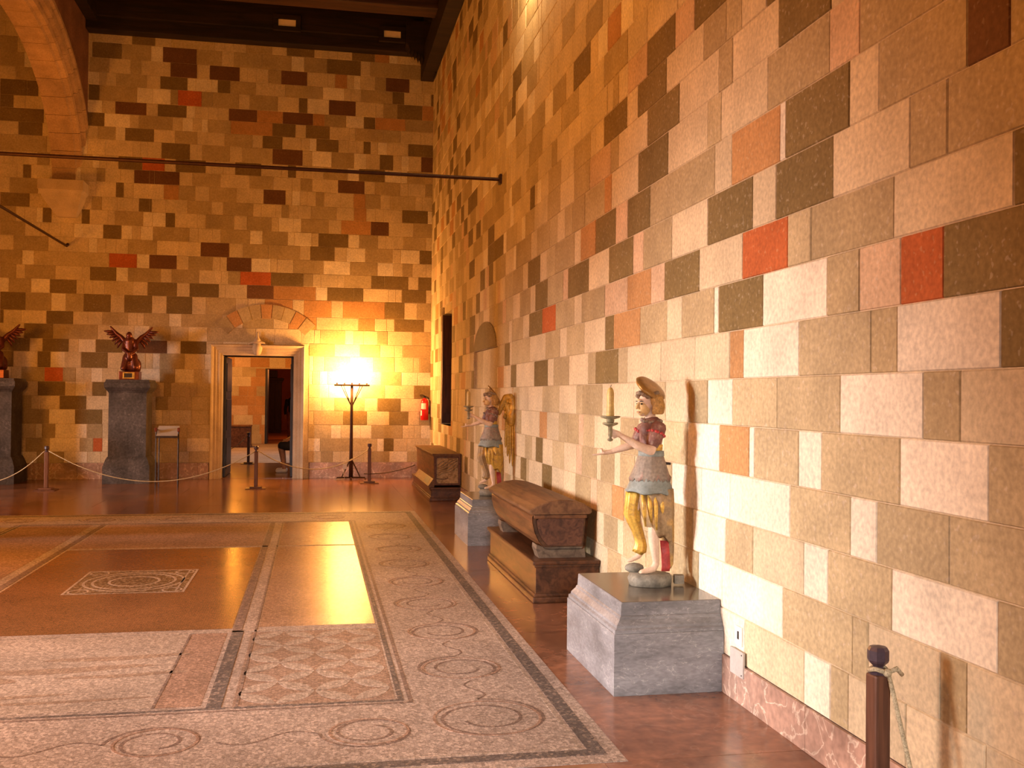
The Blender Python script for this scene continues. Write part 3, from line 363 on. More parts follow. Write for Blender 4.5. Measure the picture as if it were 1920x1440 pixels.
SB="""L-5.93 L-5.67 L-5.40 W-4.99 T-4.76 T-4.52 W-4.12 L-3.88 L-3.60 L-3.46 L-3.27 W-2.81 L-2.66 L-2.51 W-2.32 L-1.91 W-1.51 L-1.14 W-0.95 L-0.79 L-0.35 W-0.21 L-0.04 L0.12 M0.34 L0.49 L0.94 L1.09 M1.43 W1.78 T2.02 L2.22
W-6.24 L-5.87 L-5.73 L-5.18 T-4.77 W-4.25 T-4.02 R-3.86 L-3.46 L-3.31 L-2.85 L-2.36 W-1.95 L-1.73 L-1.27 L-1.09 W-0.74 L-0.56 L-0.33 W0.10 M0.69 T1.19 W1.32 D1.51 L1.77 L1.93 L2.22
L-6.24 L-6.07 L-5.80 L-5.49 W-5.26 L-5.02 W-4.91 M-4.68 W-4.13 M-3.86 L-3.64 L-3.29 L-2.90 L-2.76 L-2.36 L-2.19 L-1.70 L-1.25 L-1.10 L-0.65 L-0.26 T0.30 W0.49 L0.67 W0.87 W1.08 M1.68 L1.91 L2.04 W2.22
L-6.01 L-5.70 L-5.28 M-4.79 W-4.34 D-3.87 L-3.68 L-3.18 W-2.81 W-2.68 W-2.29 L-1.97 L-1.66 W-1.54 L-1.35 L-1.06 W-0.86 L-0.45 L-0.32 L-0.16 L-0.03 M0.53 D0.99 L1.42 D1.79 L2.01 M2.22
W-5.94 L-5.55 L-5.36 M-5.10 L-4.95 L-4.61 D-4.15 L-3.74 L-3.44 L-3.26 W-2.93 M-2.71 L-2.51 L-2.29 L-1.95 L-1.79 L-1.53 W-1.06 W-0.91 L-0.45 L-0.26 L0.12 L0.36 M0.94 L1.19 D1.64 L2.22
L-6.09 L-5.90 L-5.76 W-5.28 L-4.99 D-4.52 L-4.34 W-4.16 L-4.05 D-3.80 L-3.41 L-3.28 L-2.79 M-2.66 L-2.32 L-2.19 L-1.83 W-1.64 L-1.51 W-1.06 L-0.81 L-0.50 L-0.34 L0.07 W0.25 W0.73 L0.88 M1.33 L1.90 D2.30
L-6.27 L-6.13 L-5.79 W-5.44 L-5.27 M-4.88 R-4.56 M-4.34 L-4.20 L-4.07 W-3.87 L-3.60 L-3.21 W-2.86 M-2.59 W-2.25 L-2.11 L-1.99 W-1.63 L-1.29 L-0.94 L-0.72 L-0.57 W-0.07 L0.07 W0.22 L0.37 W0.56 L0.99 L1.26 M1.65 W1.97 W2.22
W-6.24 L-6.07 L-5.91 L-5.78 W-5.64 D-5.41 L-5.00 D-4.78 W-4.53 L-4.25 D-3.79 L-3.41 L-3.12 L-2.99 W-2.86 M-2.42 L-2.06 W-1.65 L-1.40 L-1.00 L-0.63 W-0.46 W-0.05 L0.16 T0.65 L1.10 T1.51 L1.88 L2.00 M2.22
L-6.25 L-6.12 L-5.99 L-5.82 W-5.64 D-5.14 L-4.92 D-4.47 L-4.30 W-4.00 D-3.53 W-3.28 B-2.74 W-2.50 D-2.03 L-1.73 W-1.27 L-1.09 L-0.90 L-0.57 L-0.41 L-0.13 M0.35 L0.84 M1.23 L1.51 L1.67 M2.30
L-6.28 L-5.99 L-5.85 L-5.35 L-5.24 D-4.74 M-4.47 M-3.97 L-3.78 L-3.33 W-3.06 M-2.68 L-2.36 W-2.02 T-1.13 L-0.78 L-0.29 L-0.04 L0.07 T0.55 W0.71 L0.91 L1.18 M1.37 L1.85 M2.29
L-6.12 L-5.95 L-5.65 D-5.59 L-5.43 L-5.29 L-4.86 D-4.40 L-4.14 L-3.89 M-3.44 L-3.28 L-3.16 M-2.71 W-2.49 M-1.75 L-1.57 W-1.37 M-0.81 L-0.53 O0.00 L0.48 L0.80 O1.12 L1.35 L1.50 D2.08 L2.22
L-6.14 L-5.65 D-5.22 M-4.78 W-4.53 T-4.22 D-3.75 L-3.51 D-3.02 L-2.76 D-2.30 L-2.05 M-1.51 L-1.28 L-1.15 L-0.97 O-0.45 L-0.24 O0.28 L0.50 O1.31 D1.69 L1.94 M2.34
L-5.90 L-5.77 W-5.51 M-5.13 W-4.81 D-4.35 L-4.22 L-4.07 L-3.86 T-3.36 L-3.10 D-2.58 L-2.35 D-1.82 L-1.70 L-1.30 B-0.81 O-0.02 W0.20 D0.71 D0.89 L1.38 L1.52 L1.64 D2.11 L2.22
L-6.12 W-5.93 L-5.79 L-5.66 M-5.39 L-5.24 M-4.72 L-4.26 L-4.12 D-3.66 W-3.45 M-2.87 L-2.68 M-2.18 L-1.78 L-1.65 M-1.43 R-0.86 D-0.26 M-0.08 L0.07 L0.39 L0.52 T1.04 D1.29 D1.76 L1.96 D2.33
W-6.08 L-5.67 M-5.29 W-5.09 T-3.79 R-3.30 W-3.08 B-2.59 L-2.38 M-1.94 L-1.80 L-1.68 B-1.23 W-0.88 L-0.75 L-0.45 M0.12 W0.63 M1.16 W1.47 L1.65 M1.84 L2.11 L2.22
W-6.22 L-5.90 L-5.44 M-4.85 L-4.57 L-4.15 W-4.00 L-3.85 L-3.67 L-3.46 M-2.95 L-2.55 L-2.16 B-1.64 L-1.39 M-0.92 M-0.33 L-0.13 D0.33 L0.56 W0.92 M1.45 L1.61 W1.98 D2.31
L-6.26 L-5.86 L-5.67 M-5.25 L-4.98 L-4.84 L-4.64 L-4.41 W-4.25 W-3.90 D-3.58 W-3.39 L-3.24 W-3.02 M-2.37 L-2.21 L-1.95 L-1.80 M-1.26 W-1.03 M-0.56 W-0.44 W-0.11 L0.02 D0.59 W0.80 M1.16 L1.32 L1.66 M2.10 L2.22
L-6.26 L-6.04 L-5.68 M-5.41 L-5.26 L-5.06 W-4.95 D-4.80 L-4.28 D-4.14 L-3.82 L-3.70 M-3.20 W-3.03 W-2.80 D-2.63 L-2.23 L-2.07 M-1.56 L-1.32 M-0.87 L-0.73 W-0.46 W-0.31 M0.21 L0.45 O1.02 B1.37 L1.85 M2.36
L-5.94 L-5.68 D-5.18 L-4.88 L-4.39 L-4.25 L-4.11 M-3.93 L-3.66 L-3.40 L-3.28 D-3.09 D-3.05 L-2.80 L-2.41 M-1.97 L-1.76 M-1.21 L-1.06 L-0.79 L-0.68 M-0.54 L-0.37 L-0.13 T0.36 L0.69 O0.93 L1.11 L1.27 L1.63 D2.13 W2.22
L-6.22 L-6.05 L-5.87 L-5.52 M-5.04 W-4.90 L-4.77 L-4.46 L-4.04 L-3.69 D-3.55 L-3.38 L-2.84 O-2.57 M-2.27 L-2.02 M-1.52 L-1.02 B-0.61 L-0.49 W-0.34 L-0.21 L-0.04 M0.12 L0.43 L0.68 O0.91 M1.20 L1.39 T1.88 L2.02 L2.22
W-6.09 L-5.91 L-5.77 L-5.40 L-5.30 D-5.16 L-4.79 W-4.31 L-4.03 M-3.88 L-3.61 L-3.37 B-3.10 B-3.01 B-2.56 L-2.33 M-1.82 L-1.28 M-0.84 L-0.49 L-0.33 M-0.11 L0.38 B0.89 L1.09 M1.58 L1.74 L2.08 M2.37
L-6.27 L-6.12 L-5.95 L-5.62 L-5.47 L-5.33 L-5.06 M-4.85 L-4.69 L-4.53 L-4.37 L-4.11 W-3.99 L-3.86 L-3.65 D-3.23 R-2.83 L-2.63 D-2.09 L-1.97 L-1.77 L-1.55 D-1.07 L-0.69 L-0.57 D-0.42 L-0.28 L0.10 M0.56 W0.78 D1.28 W1.60 W1.72 M2.22
L-6.08 L-5.70 M-4.90 L-4.59 W-4.20 L-3.89 L-3.40 L-3.26 L-3.14 L-2.89 D-2.38 L-2.16 M-1.65 L-1.42 T-0.86 B-0.30 L-0.12 W0.25 M0.68 W0.92 L1.18 D1.44 L1.60 W1.75 L1.99 B2.35
L-6.21 L-6.01 L-5.73 L-5.39 D-4.98 L-4.50 L-4.33 L-4.02 T-3.71 W-3.54 D-3.03 L-2.65 M-2.25 L-1.75 M-1.24 L-1.05 D-0.68 L-0.33 L-0.17 W-0.04 D0.38 L0.57 L0.73 L0.86 D1.00 L1.14 W1.32 L1.44 L1.73 D2.22
L-6.27 L-5.84 L-5.71 D-4.96 L-4.50 L-4.31 L-4.20 D-3.91 W-3.46 L-3.30 M-2.70 L-2.52 W-2.33 L-2.17 W-2.06 T-1.64 O-0.87 D-0.44 L-0.24 D0.21 L0.59 L0.70 M1.24 T1.58 L1.98 L2.22
L-6.02 L-5.89 L-5.71 D-5.48 L-5.28 L-4.83 L-4.37 W-3.95 L-3.72 B-3.17 L-2.97 D-2.45 W-2.29 L-2.05 L-1.88 L-1.68 B-1.16 O-0.68 B-0.11 O0.11 M0.52 W0.86 D1.08 O1.67 M2.37
L-6.04 L-5.88 L-5.71 D-5.26 D-5.06 L-4.68 L-4.52 L-4.19 D-4.00 M-3.34 W-3.06 W-2.74 M-2.61 R-2.18 M-1.98 M-1.50 L-1.30 M-0.78 L-0.38 D-0.22 W0.19 B0.70 L1.09 L1.24 M1.51 D2.00 O2.40
L-6.18 L-6.00 L-5.87 L-5.72 L-5.45 M-5.11 L-4.76 W-4.31 W-4.01 L-3.89 L-3.71 T-3.17 L-2.93 D-2.44 W-2.29 W-2.00 W-1.89 D-1.66 M-1.19 L-0.84 L-0.64 T0.07 W0.48 L0.61 L0.80 M1.41 D1.64 L1.88 L2.03 L2.17 D2.40
W-6.02 L-5.72 M-5.31 W-5.12 L-4.78 W-4.47 L-4.18 M-3.84 L-3.46 T-3.27 L-2.75 B-2.27 L-2.04 B-1.49 L-1.35 L-1.18 L-0.96 M-0.72 B-0.23 L0.16 L0.30 O0.53 L0.66 W0.79 L1.07 M1.28 B1.74 L1.99 T2.40
W-6.13 L-5.84 L-5.73 M-5.43 L-5.15 L-4.92 L-4.52 L-4.33 L-4.14 D-3.62 M-3.10 W-2.89 B-2.28 M-1.82 L-1.60 T-1.08 M-0.53 W-0.29 M0.14 D0.79 L0.98 M1.57 M2.08 L2.22
L-6.14 W-6.00 L-5.86 L-5.63 L-5.25 L-5.13 L-4.64 L-4.46 W-4.31 L-4.14 L-3.88 L-3.44 D-3.03 L-2.75 T-1.95 L-1.77 L-1.61 L-1.38 M-0.90 L-0.62 D-0.10 L0.18 L0.34 L0.62 D1.06 O1.34 W1.51 L1.90 L2.22
L-6.23 L-6.03 L-5.83 L-5.38 L-5.25 L-4.92 L-4.43 L-4.26 L-3.88 L-3.76 W-3.59 L-3.42 L-3.10 W-2.78 L-2.32 L-2.14 W-2.02 L-1.66 L-1.49 L-1.07 L-0.58 L-0.19 L0.08 L0.48 W0.66 L1.14 L1.56 W1.81 L1.98 L2.22"""

def unit_stone(var, ch, cv):
    """front-chamfered block, 1 x 1 x 1, front towards -y; ch/cv: chamfer as a share of width/height"""
    r = random.Random(var); j = lambda s: r.uniform(-s, s)
    fr = [(-.5+ch+j(.3*ch), -.5+cv+j(.3*cv)), (.5-ch+j(.3*ch), -.5+cv+j(.3*cv)), (.5-ch+j(.3*ch), .5-cv+j(.3*cv)), (-.5+ch+j(.3*ch), .5-cv+j(.3*cv))]
    md = [(-.5, -.5), (.5, -.5), (.5, .5), (-.5, .5)]
    v = [(x, 0, z) for x, z in fr]+[(x, .12, z) for x, z in md]+[(x, 1, z) for x, z in md]
    f = [(0, 1, 2, 3)]+[(4+i, 4+(i+1) % 4, (i+1) % 4, i) for i in range(4)]+[(8+i, 8+(i+1) % 4, 4+(i+1) % 4, 4+i) for i in range(4)]
    return v, f
SMESH = {}
def stone_mesh(code, w):
    cl = min((.1, .18, .3, .45, .7), key=lambda q: abs(q-w)); var = random.randrange(3); k = (code, cl, var)
    if k not in SMESH:
        v, f = unit_stone(hash(k[1:]) & 255, 0.0042/cl, .0042/.26)
        me = bpy.data.meshes.new('stone_block'); me.from_pydata(v, [], f); me.update(); me.materials.append(STONE[code]); SMESH[k] = me
    return SMESH[k]
VPM = Matrix((tuple(rt), tuple(-up), tuple(fw)))
def project(p):
    q = VPM @ (Vector(p)-Vector((0, 0, 1.6)))
    if q.z < .1: return None
    return 960+1882.4*q.x/q.z, 720+1882.4*q.y/q.z
def seen_area(p0, p1, p2, p3):
    ps = [project(p) for p in (p0, p1, p2, p3)]
    if any(p is None for p in ps): return 0
    ps = [(min(max(x, 0), 1920), min(max(y, 0), 1440)) for x, y in ps]
    return abs(sum(ps[i][0]*ps[(i+1) % 4][1]-ps[(i+1) % 4][0]*ps[i][1] for i in range(4)))/2
def masonry(wall, rows, zs, start, holes, right, limit=300):
    cand = []
    for k, line in enumerate(rows.split('\n')):
        a = start
        for t in line.split():
            code, b = t[0], float(t[1:])
            for (p, q, r, s) in rects_minus(a, b, zs[k], zs[k+1], holes):
                if right: ar = seen_area((XW, p, r), (XW, q, r), (XW, q, s), (XW, p, s))
                else: ar = seen_area((p, YB, r), (q, YB, r), (q, YB, s), (p, YB, s))
                cand.append((ar, p, q, r, s, code))
            a = b
    cand.sort(key=lambda c: -c[0])
    rest = {}
    for i, (ar, p, q, r, s, code) in enumerate(cand):
        if ar <= 0: continue
        g = .0035; w, h = q-p-g, s-r-g; out = random.uniform(0, .0035); dep = .05
        if i < limit:
            o = bpy.data.objects.new('stone_block', stone_mesh(code, w)); C.objects.link(o); o.parent = wall
            if right: o.location = (XW-out, (p+q)/2, (r+s)/2); o.rotation_euler = (0, 0, -PI/2)
            else: o.location = ((p+q)/2, YB-out, (r+s)/2)
            o.scale = (w, dep, h)
        else:
            v, f = unit_stone(i % 5, min(.006/w, .2), .006/.26)
            mb = rest.setdefault(code, MB())
            if right: mb.add([(XW-out+y*dep, (p+q)/2-x*w, (r+s)/2+z*h) for x, y, z in v], f)
            else: mb.add([((p+q)/2+x*w, YB-out+y*dep, (r+s)/2+z*h) for x, y, z in v], f)
    if rest:
        allm = MB(); idx = []; codes = sorted(rest)
        for ci, c in enumerate(codes):
            allm.add(rest[c].v, rest[c].f); idx += [ci]*len(rest[c].f)
        o = allm.build('small_far_ashlar', None, wall, fix=False)
        for c in codes: o.data.materials.append(STONE[c])
        o.data.polygons.foreach_set('material_index', idx); tag(o, kind='stuff')
WIN = (16.6, 18.0, 1.1, 3.2); BLK = (12.3, 14.2, 1.71, 2.235)
wr = MB()
for (p, q, r, s) in rects_minus(-5.2, YB+.9, 0, 9.3, [WIN, BLK]): wr.box(XW+.0045, XW+.7, p, q, r, s)
wr.box(XW+.10, XW+.7, BLK[0], BLK[1], BLK[2], BLK[3])
wall_right = tag(wr.build('wall_right', MORTAR), kind='structure')
masonry(wall_right, SR, ZR, 1.9, [WIN, BLK], True)
# blocked arch: sunk infill blocks and the lunette over them
for (a, b, c, d, code) in ((12.3, 13.0, 1.71, 2.235, 'M'), (13.0, 13.62, 1.71, 2.235, 'T'), (13.62, 14.2, 1.71, 2.235, 'M')):
    MB().box(XW+.035, XW+.11, a+.003, b-.003, c+.003, d-.003, .006).build('infill_block', STONE[code], wall_right)
lun = [(12.35+1.8*(.5-.5*math.cos(PI*i/14)), 2.24+.36*math.sin(PI*i/14)) for i in range(15)]
MB().prism(lun, lambda a, b, d: (XW-d, a, b), -.02, .012).build('arch_lunette', STONE['D'], wall_right)
# window_1: tall narrow opening near the corner, dark shutters deep inside
w1 = tag(empty('window_1', (XW, 17.3, 1.1)), kind='structure'); W0 = Vector((XW, 17.3, 1.1))
def rel(mb, base): mb.v = [q-base for q in mb.v]; return mb
rel(MB().box(XW+.34, XW+.40, 16.6, 18.0, 1.1, 3.2), W0).build('back_panel', DOORW, w1)
for a, b in ((16.63, 17.29), (17.31, 17.97)):
    sh = rel(MB().box(XW+.29, XW+.34, a, b, 1.14, 3.08, .008).box(XW+.275, XW+.29, a+.1, b-.1, 1.3, 2.0, .005).box(XW+.275, XW+.29, a+.1, b-.1, 2.15, 2.95, .005), W0).build('shutter', SHUTW, w1)
rel(MB().box(XW+.012, XW+.30, 17.93, 17.975, 1.12, 3.06, .006).box(XW+.05, XW+.26, 17.915, 17.935, 1.3, 2.0, .004).box(XW+.05, XW+.26, 17.915, 17.935, 2.15, 2.95, .004), W0).build('open_shutter', SHUTW, w1)
rel(MB().box(XW+.05, XW+.40, 16.55, 18.05, 3.08, 3.22), W0).build('lintel', STONE['M'], w1)
rel(MB().box(XW+.004, XW+.4, 16.56, 18.04, 1.02, 1.1, .006), W0).build('sill', STONE['L'], w1)
for a, b in ((17.985, 18.06), (16.54, 16.615)):
    rel(MB().box(XW+.004, XW+.4, a, b, 1.1, 3.2, .005), W0).build('jamb', STONE['L'], w1)

DOOR = (-1.93, -.13, -.1, 2.55)
wb = MB()
for (p, q, r, s) in rects_minus(-10.4, XW+.7, 0, 9.3, [(-1.74, -.416, -.1, 2.336)]): wb.box(p, q, YB+.0045, YB+.9, r, s)
wall_back = tag(wb.build('wall_back', MORTAR), kind='structure')
masonry(wall_back, SB, ZB, -6.4, [DOOR], False)
pl = MB().box(-10.2, -6.4, YB-.004, YB+.02, 0, 9.0).build('far_left_ashlar', STONE['T'], wall_back); tag(pl, kind='stuff')
cx, R0 = -.93, 1.27; cz = 3.32-R0   # relieving arch over the door
for i in range(9):
    a0, a1 = math.radians(136-i*10.25), math.radians(136-(i+1)*10.25+.35)
    pts = [(cx+R*math.cos(a), cz+R*math.sin(a)) for R, a in ((R0, a0), (R0, (a0+a1)/2), (R0, a1), (R0-.27, a1), (R0-.27, (a0+a1)/2), (R0-.27, a0))]
    MB().prism(pts, lambda a, b, d: (a, YB-d, b), -.02, .011+.004*(i % 3)).build('voussoir', STONE['MOTMOMTOM'[i]], wall_back)
MB().box(-10.4, XW+.7, -5.2, -5.0, 0, 9.3).build('wall_front', MORTAR)['kind'] = 'structure'
wl = MB()
for (p, q, r, s) in rects_minus(-5.2, YB+.9, 0, 9.3, [(4.9, 6.1, .95, 2.6), (11.6, 12.8, .95, 2.6)]): wl.box(-10.4, -10.0, p, q, r, s)
tag(wl.build('wall_left', MORTAR), kind='structure')

# baseboards of pink marble slabs
bb = tag(MB().box(XW, XW+.02, 1.9, YB, 0, .205).build('baseboard_right', JOINT), kind='structure')
y = 1.5
while y < YB-.05:
    l = random.uniform(.75, 1.05); e = min(y+l, YB)
    MB().box(XW-.016, XW+.01, y+.0015, e-.0015, 0, .204, .002).build('skirting_slab', PINKM, bb); y = e
bk = tag(MB().box(-10, -1.95, YB, YB+.02, 0, .303).box(-.11, XW, YB, YB+.02, 0, .303).build('baseboard_back', JOINT), kind='structure')
for (a, b) in ((-6.3, -1.96), (-.10, XW-.017)):
    x = a
    while x < b-.05:
        l = random.uniform(.8, 1.15); e = min(x+l, b)
        if b-e < .2: e = b
        MB().box(x+.0015, e-.0015, YB-.018, YB+.006, 0, .302, .003).build('skirting_slab', PINKM, bk); x = e

# ------------------------------------------------------------------ door to the next room
d1 = tag(empty('door_1', (-1.08, YB, 0)), kind='structure'); D0 = Vector((-1.08, YB, 0))
xl, xr, zt = -1.738, -.417, 2.336
prof = [(0, -.55), (0, .015), (.035, .02), (.042, .045), (.095, .045), (.105, .065), (.15, .065), (.165, .10), (.195, .115), (.205, .10), (.208, -.02)]
v = []; f = []
for (o, p) in prof:
    v += [(xl-o, YB-p, 0), (xl-o, YB-p, zt+o), (xr+o, YB-p, zt+o), (xr+o, YB-p, 0)]
for i in range(len(prof)-1):
    for k in range(3): f.append((i*4+k, i*4+k+1, (i+1)*4+k+1, (i+1)*4+k))
rel(MB().add(v, f), D0).build('stone_architrave', CUT, d1, fix=False)
for s, x0, x1 in ((0, -1.735, -1.685), (1, -.470, -.42)):
    leaf = MB().box(x0, x1, 20.0, 20.0+(1.28 if s == 0 else .66), .01, 2.32, .006)
    xf = x1 if s == 0 else x0-.012
    for (za, zb_) in ((.15, .75), (.9, 1.5), (1.65, 2.2)): leaf.box(xf, xf+.012, 20.1, 20.0+(1.18 if s == 0 else .56), za, zb_, .004)
    lf = rel(leaf, D0).build('door_leaf', DOORW, d1)
orn = MB()
orn.lathe([(.012, .44), (.02, .40), (.018, .36), (.05, .30), (.075, .26), (.05, .23), (.085, .20), (.095, .12), (.07, .03), (.05, 0), (.0, -.01)], (0, 0, 0), 16)
orn.tube([(-.19, 0, .17), (-.13, -.02, .22), (-.07, -.03, .24), (0, -.04, .235), (.07, -.03, .24), (.13, -.02, .22), (.19, 0, .17)], [.012, .022, .03, .034, .03, .022, .012], 8)
oo = orn.build('carved_keystone', CUT, d1, smooth=True); oo.location = Vector((-1.095, YB-.06, 2.35))-D0
MB().box(-1.74, -.416, YB-.0, YB+.9, -.03, .003).build('trim_1', FLOORM)['kind'] = 'structure'

# ------------------------------------------------------------------ floor: marble slabs round a mosaic pavement
fl = tag(MB().box(-10.4, XW+.05, -5.2, YB+.05, -.15, -.006).build('floor', JOINT), kind='structure')
MX0, MX1, MY0, MY1 = -4.35, 1.372, 4.262, 14.0
def slabs(x0, x1, y0, y1, nx, ny, off=True):
    w, h = (x1-x0)/nx, (y1-y0)/ny
    for j in range(ny):
        xs = [x0+i*w for i in range(nx+1)]
        if off and j % 2 and nx > 2: xs = [x0]+[x0+(i+.5)*w for i in range(nx)]+[x1]
        for i in range(len(xs)-1):
            MB().box(xs[i]+.0012, xs[i+1]-.0012, y0+j*h+.0012, y0+(j+1)*h-.0012, -.02, -.0004*((i+j) % 3), 0).build('floor_slab', FLOORM, fl)
slabs(MX1, XW, MY0, MY1, 1, 12, False)
slabs(-6.5, MX1, MY1, YB, 8, 6); slabs(MX1, XW, MY1, YB, 1, 6, False)
slabs(-1.6, XW, 2.0, MY0, 4, 3)
mm = MB().box(-10.4, MX0, -5.2, MY1, -.02, 0).box(-10.4, -6.5, MY1, YB, -.02, 0).box(MX0, -1.6, -5.2, MY0, -.02, 0).box(-1.6, XW, -5.2, 2.0, -.02, 0)
tag(mm.build('plain_marble_paving', FLOORM, fl), kind='stuff')
def sheet(name, x0, x1, y0, y1, z, m): return MB().box(x0, x1, y0, y1, -.012, z).build(name, m, fl)
sheet('mosaic_ground', MX0, MX1, MY0, MY1, .0015, TES_PALE)
mir = lambda x: -2.98-x
def ribbon(pts, w, z, name, m, closed=False):
    P = [Vector((p[0], p[1], 0)) for p in pts]; n = len(P); v = []; f = []
    for i in range(n):
        d = (P[(i+1) % n]-P[i-1]) if closed else (P[min(i+1, n-1)]-P[max(i-1, 0)])
        d.normalize(); s = Vector((-d.y, d.x, 0))*w/2
        for q, h in ((P[i]-s, 0), (P[i]-s, z), (P[i]+s, z), (P[i]+s, 0)): v.append((q.x, q.y, h))
    for i in range(n if closed else n-1):
        a, b = i*4, ((i+1) % n)*4
        for k in range(3): f.append((a+k, b+k, b+k+1, a+k+1))
    return MB().add(v, f).build(name, m, fl)
Z1, Z2, Z3 = .0025, .0035, .0045
def frame_lines(x0, x1, y0, y1, w, name, m, z=Z1):
    a, b = name+'_band', m
    MB().box(x0, x1, y0, y0+w, 0, z).build(a, b, fl); MB().box(x0, x1, y1-w, y1, 0, z).build(a, b, fl)
    MB().box(x0, x0+w, y0+w, y1-w, 0, z).build(a, b, fl); MB().box(x1-w, x1, y0+w, y1-w, 0, z).build(a, b, fl)
frame_lines(mir(1.305), 1.305, 4.355, 13.9, .075, 'black_border', TES_DARK)
frame_lines(mir(1.215), 1.215, 4.445, 13.81, .02, 'cream_line', TES_LIGHT)
frame_lines(mir(.52), .52, 5.25, 13.0, .022, 'dark_line', TES_LINE)
frame_lines(mir(.475), .475, 5.295, 12.95, .03, 'black_inner', TES_DARK)
# inner fields
sheet('rosette_field', -.40, .43, 5.33, 6.97, Z1, TES_ROSE)
sheet('side_field', -.36, .43, 7.12, 12.9, Z1, TES_POLISH)
sheet('panel_field', -2.44, -.54, 7.1, 10.83, Z2, TES_BROWN)
sheet('picture_field', -2.46, -.80, 5.36, 6.98, Z1, TES_LIGHT)
sheet('pink_strip', -.78, -.56, 5.36, 6.98, Z1, TES_PINK)
sheet('far_field', -2.44, -.54, 10.95, 12.9, Z1, TES_PINK)
for x0 in (-.53, mir(-.455)): sheet('black_strip', x0, x0+.075, 5.33, 7.02, Z2, TES_DARK)
for x0 in (-.53, mir(-.455)): sheet('grey_strip', x0, x0+.06, 7.02, 12.9, Z2, TES_LINE)
sheet('thin_line', -.385, -.37, 5.33, 12.9, Z2, TES_LINE); sheet('thin_line', -.80, -.785, 5.36, 6.98, Z2, TES_LINE)
sheet('cross_band', -2.46, .43, 6.99, 7.03, Z2, TES_LIGHT); sheet('cross_band', -2.46, .43, 10.86, 10.92, Z2, TES_LIGHT)
sheet('side_field', mir(.43), mir(-.36), 5.33, 12.9, Z1, TES_PINK)
# rosette panel: lens petals between the points of a square net
def petal(x0, y0, x1, y1):
    d = Vector((x1-x0, y1-y0)); n = Vector((-d.y, d.x)); pts = []
    for t in (0, .17, .34, .5, .66, .83, 1): pts.append(Vector((x0, y0))+d*t+n*.20*math.sin(PI*t))
    for t in (.83, .66, .5, .34, .17): pts.append(Vector((x0, y0))+d*t-n*.20*math.sin(PI*t))
    MB().prism([(p.x, p.y) for p in pts], lambda a, b, h: (a, b, h), 0, Z2).build('mosaic_petal', TES_LIGHT, fl)
for i in range(2):
    for j in range(4):
        ax, ay = -.385+i*.405, 5.35+j*.405
        for (p, q) in (((0, .2), (.2, .4)), ((.2, .4), (.4, .2)), ((.4, .2), (.2, 0)), ((.2, 0), (0, .2))):
            petal(ax+p[0], ay+p[1], ax+q[0], ay+q[1])
# running scrolls in the broad border
def scroll(cx, cy, r, a0, sgn, nxt=None):
    pts = [(cx+(r*(1-.62*t))*math.cos(a0+sgn*t*3.4*PI), cy+(r*(1-.62*t))*math.sin(a0+sgn*t*3.4*PI)) for t in [k/64 for k in range(65)]]
    ribbon(pts, .018, Z1, 'scroll_line', TES_LINE)
    ribbon([(cx+(r-.045)*math.cos(a), cy+(r-.045)*math.sin(a)) for a in [k*PI/20 for k in range(40)]], .014, Z2, 'scroll_ring', TES_PINK, True)
    if nxt:
        p = pts[0]; q = nxt
        ribbon([(p[0]+(q[0]-p[0])*t+.13*math.sin(PI*2*t)*(q[1]-p[1]), p[1]+(q[1]-p[1])*t-.13*math.sin(PI*2*t)*(q[0]-p[0])) for t in [k/16 for k in range(17)]], .012, Z1, 'scroll_stem', TES_LINE)
for side in (1, 0):
    for k in range(10):
        cyk = 4.95+.93*k; cxk = .86 if side else mir(.86)
        if cyk > 13.3: continue
        scroll(cxk, cyk, .31 if k == 0 else .27, PI/2 if side else PI/2, 1 if k % 2 else -1, (cxk+.02, cyk+.66))
for k in range(5):
    c = .27-.97*k
    scroll(c, 4.84, .23, PI, -1 if k % 2 else 1, (c-.7, 4.8))
for k in range(6): scroll(.2-.95*k, 13.4, .23, PI, 1, (.2-.95*k-.7, 13.4))
# emblem in the brown panel
sheet('emblem_field', -1.955, -1.02, 8.46, 9.53, Z3, TES_OLIVE)
EZ = Z3+.001
def loop(cx, cy, r, w, m=TES_LIGHT): ribbon([(cx+r*math.cos(a), cy+r*math.sin(a)*1.1) for a in [k*PI/18 for k in range(36)]], w, EZ, 'emblem_ring', m, True)
for r in (.40, .33, .20): loop(-1.4875, 8.995, r, .022)
for (a, b, c, d) in ((-1.955, -1.02, 8.46, 8.48), (-1.955, -1.02, 9.51, 9.53), (-1.955, -1.935, 8.48, 9.51), (-1.10, -1.085, 8.48, 9.51), (-1.04, -1.02, 8.48, 9.51)):
    MB().box(a, b, c, d, 0, EZ).build('emblem_line', TES_LIGHT, fl)
for sx in (-1, 1):
    for sy in (-1, 1): loop(-1.4875+sx*.36, 8.995+sy*.42, .075, .016)
# dark strokes of the figured panel
for (px, py, a, b, rot) in ((-1.15, 6.42, .42, .05, .06), (-1.45, 6.18, .55, .06, .05), (-1.05, 6.02, .36, .035, .08), (-2.0, 5.95, .4, .10, .05), (-1.75, 5.66, .5, .03, .04), (-1.3, 5.55, .5, .022, .02)):
    MB().prism([(px+a*math.cos(t)*math.cos(rot)-b*math.sin(t)*math.sin(rot), py+a*math.cos(t)*math.sin(rot)+b*math.sin(t)*(1+.4*math.sin(3*t))) for t in [k*PI/9 for k in range(18)]],
               lambda x, y, h: (x, y, h), 0, Z2).build('figure_stroke', TES_SMEAR, fl)

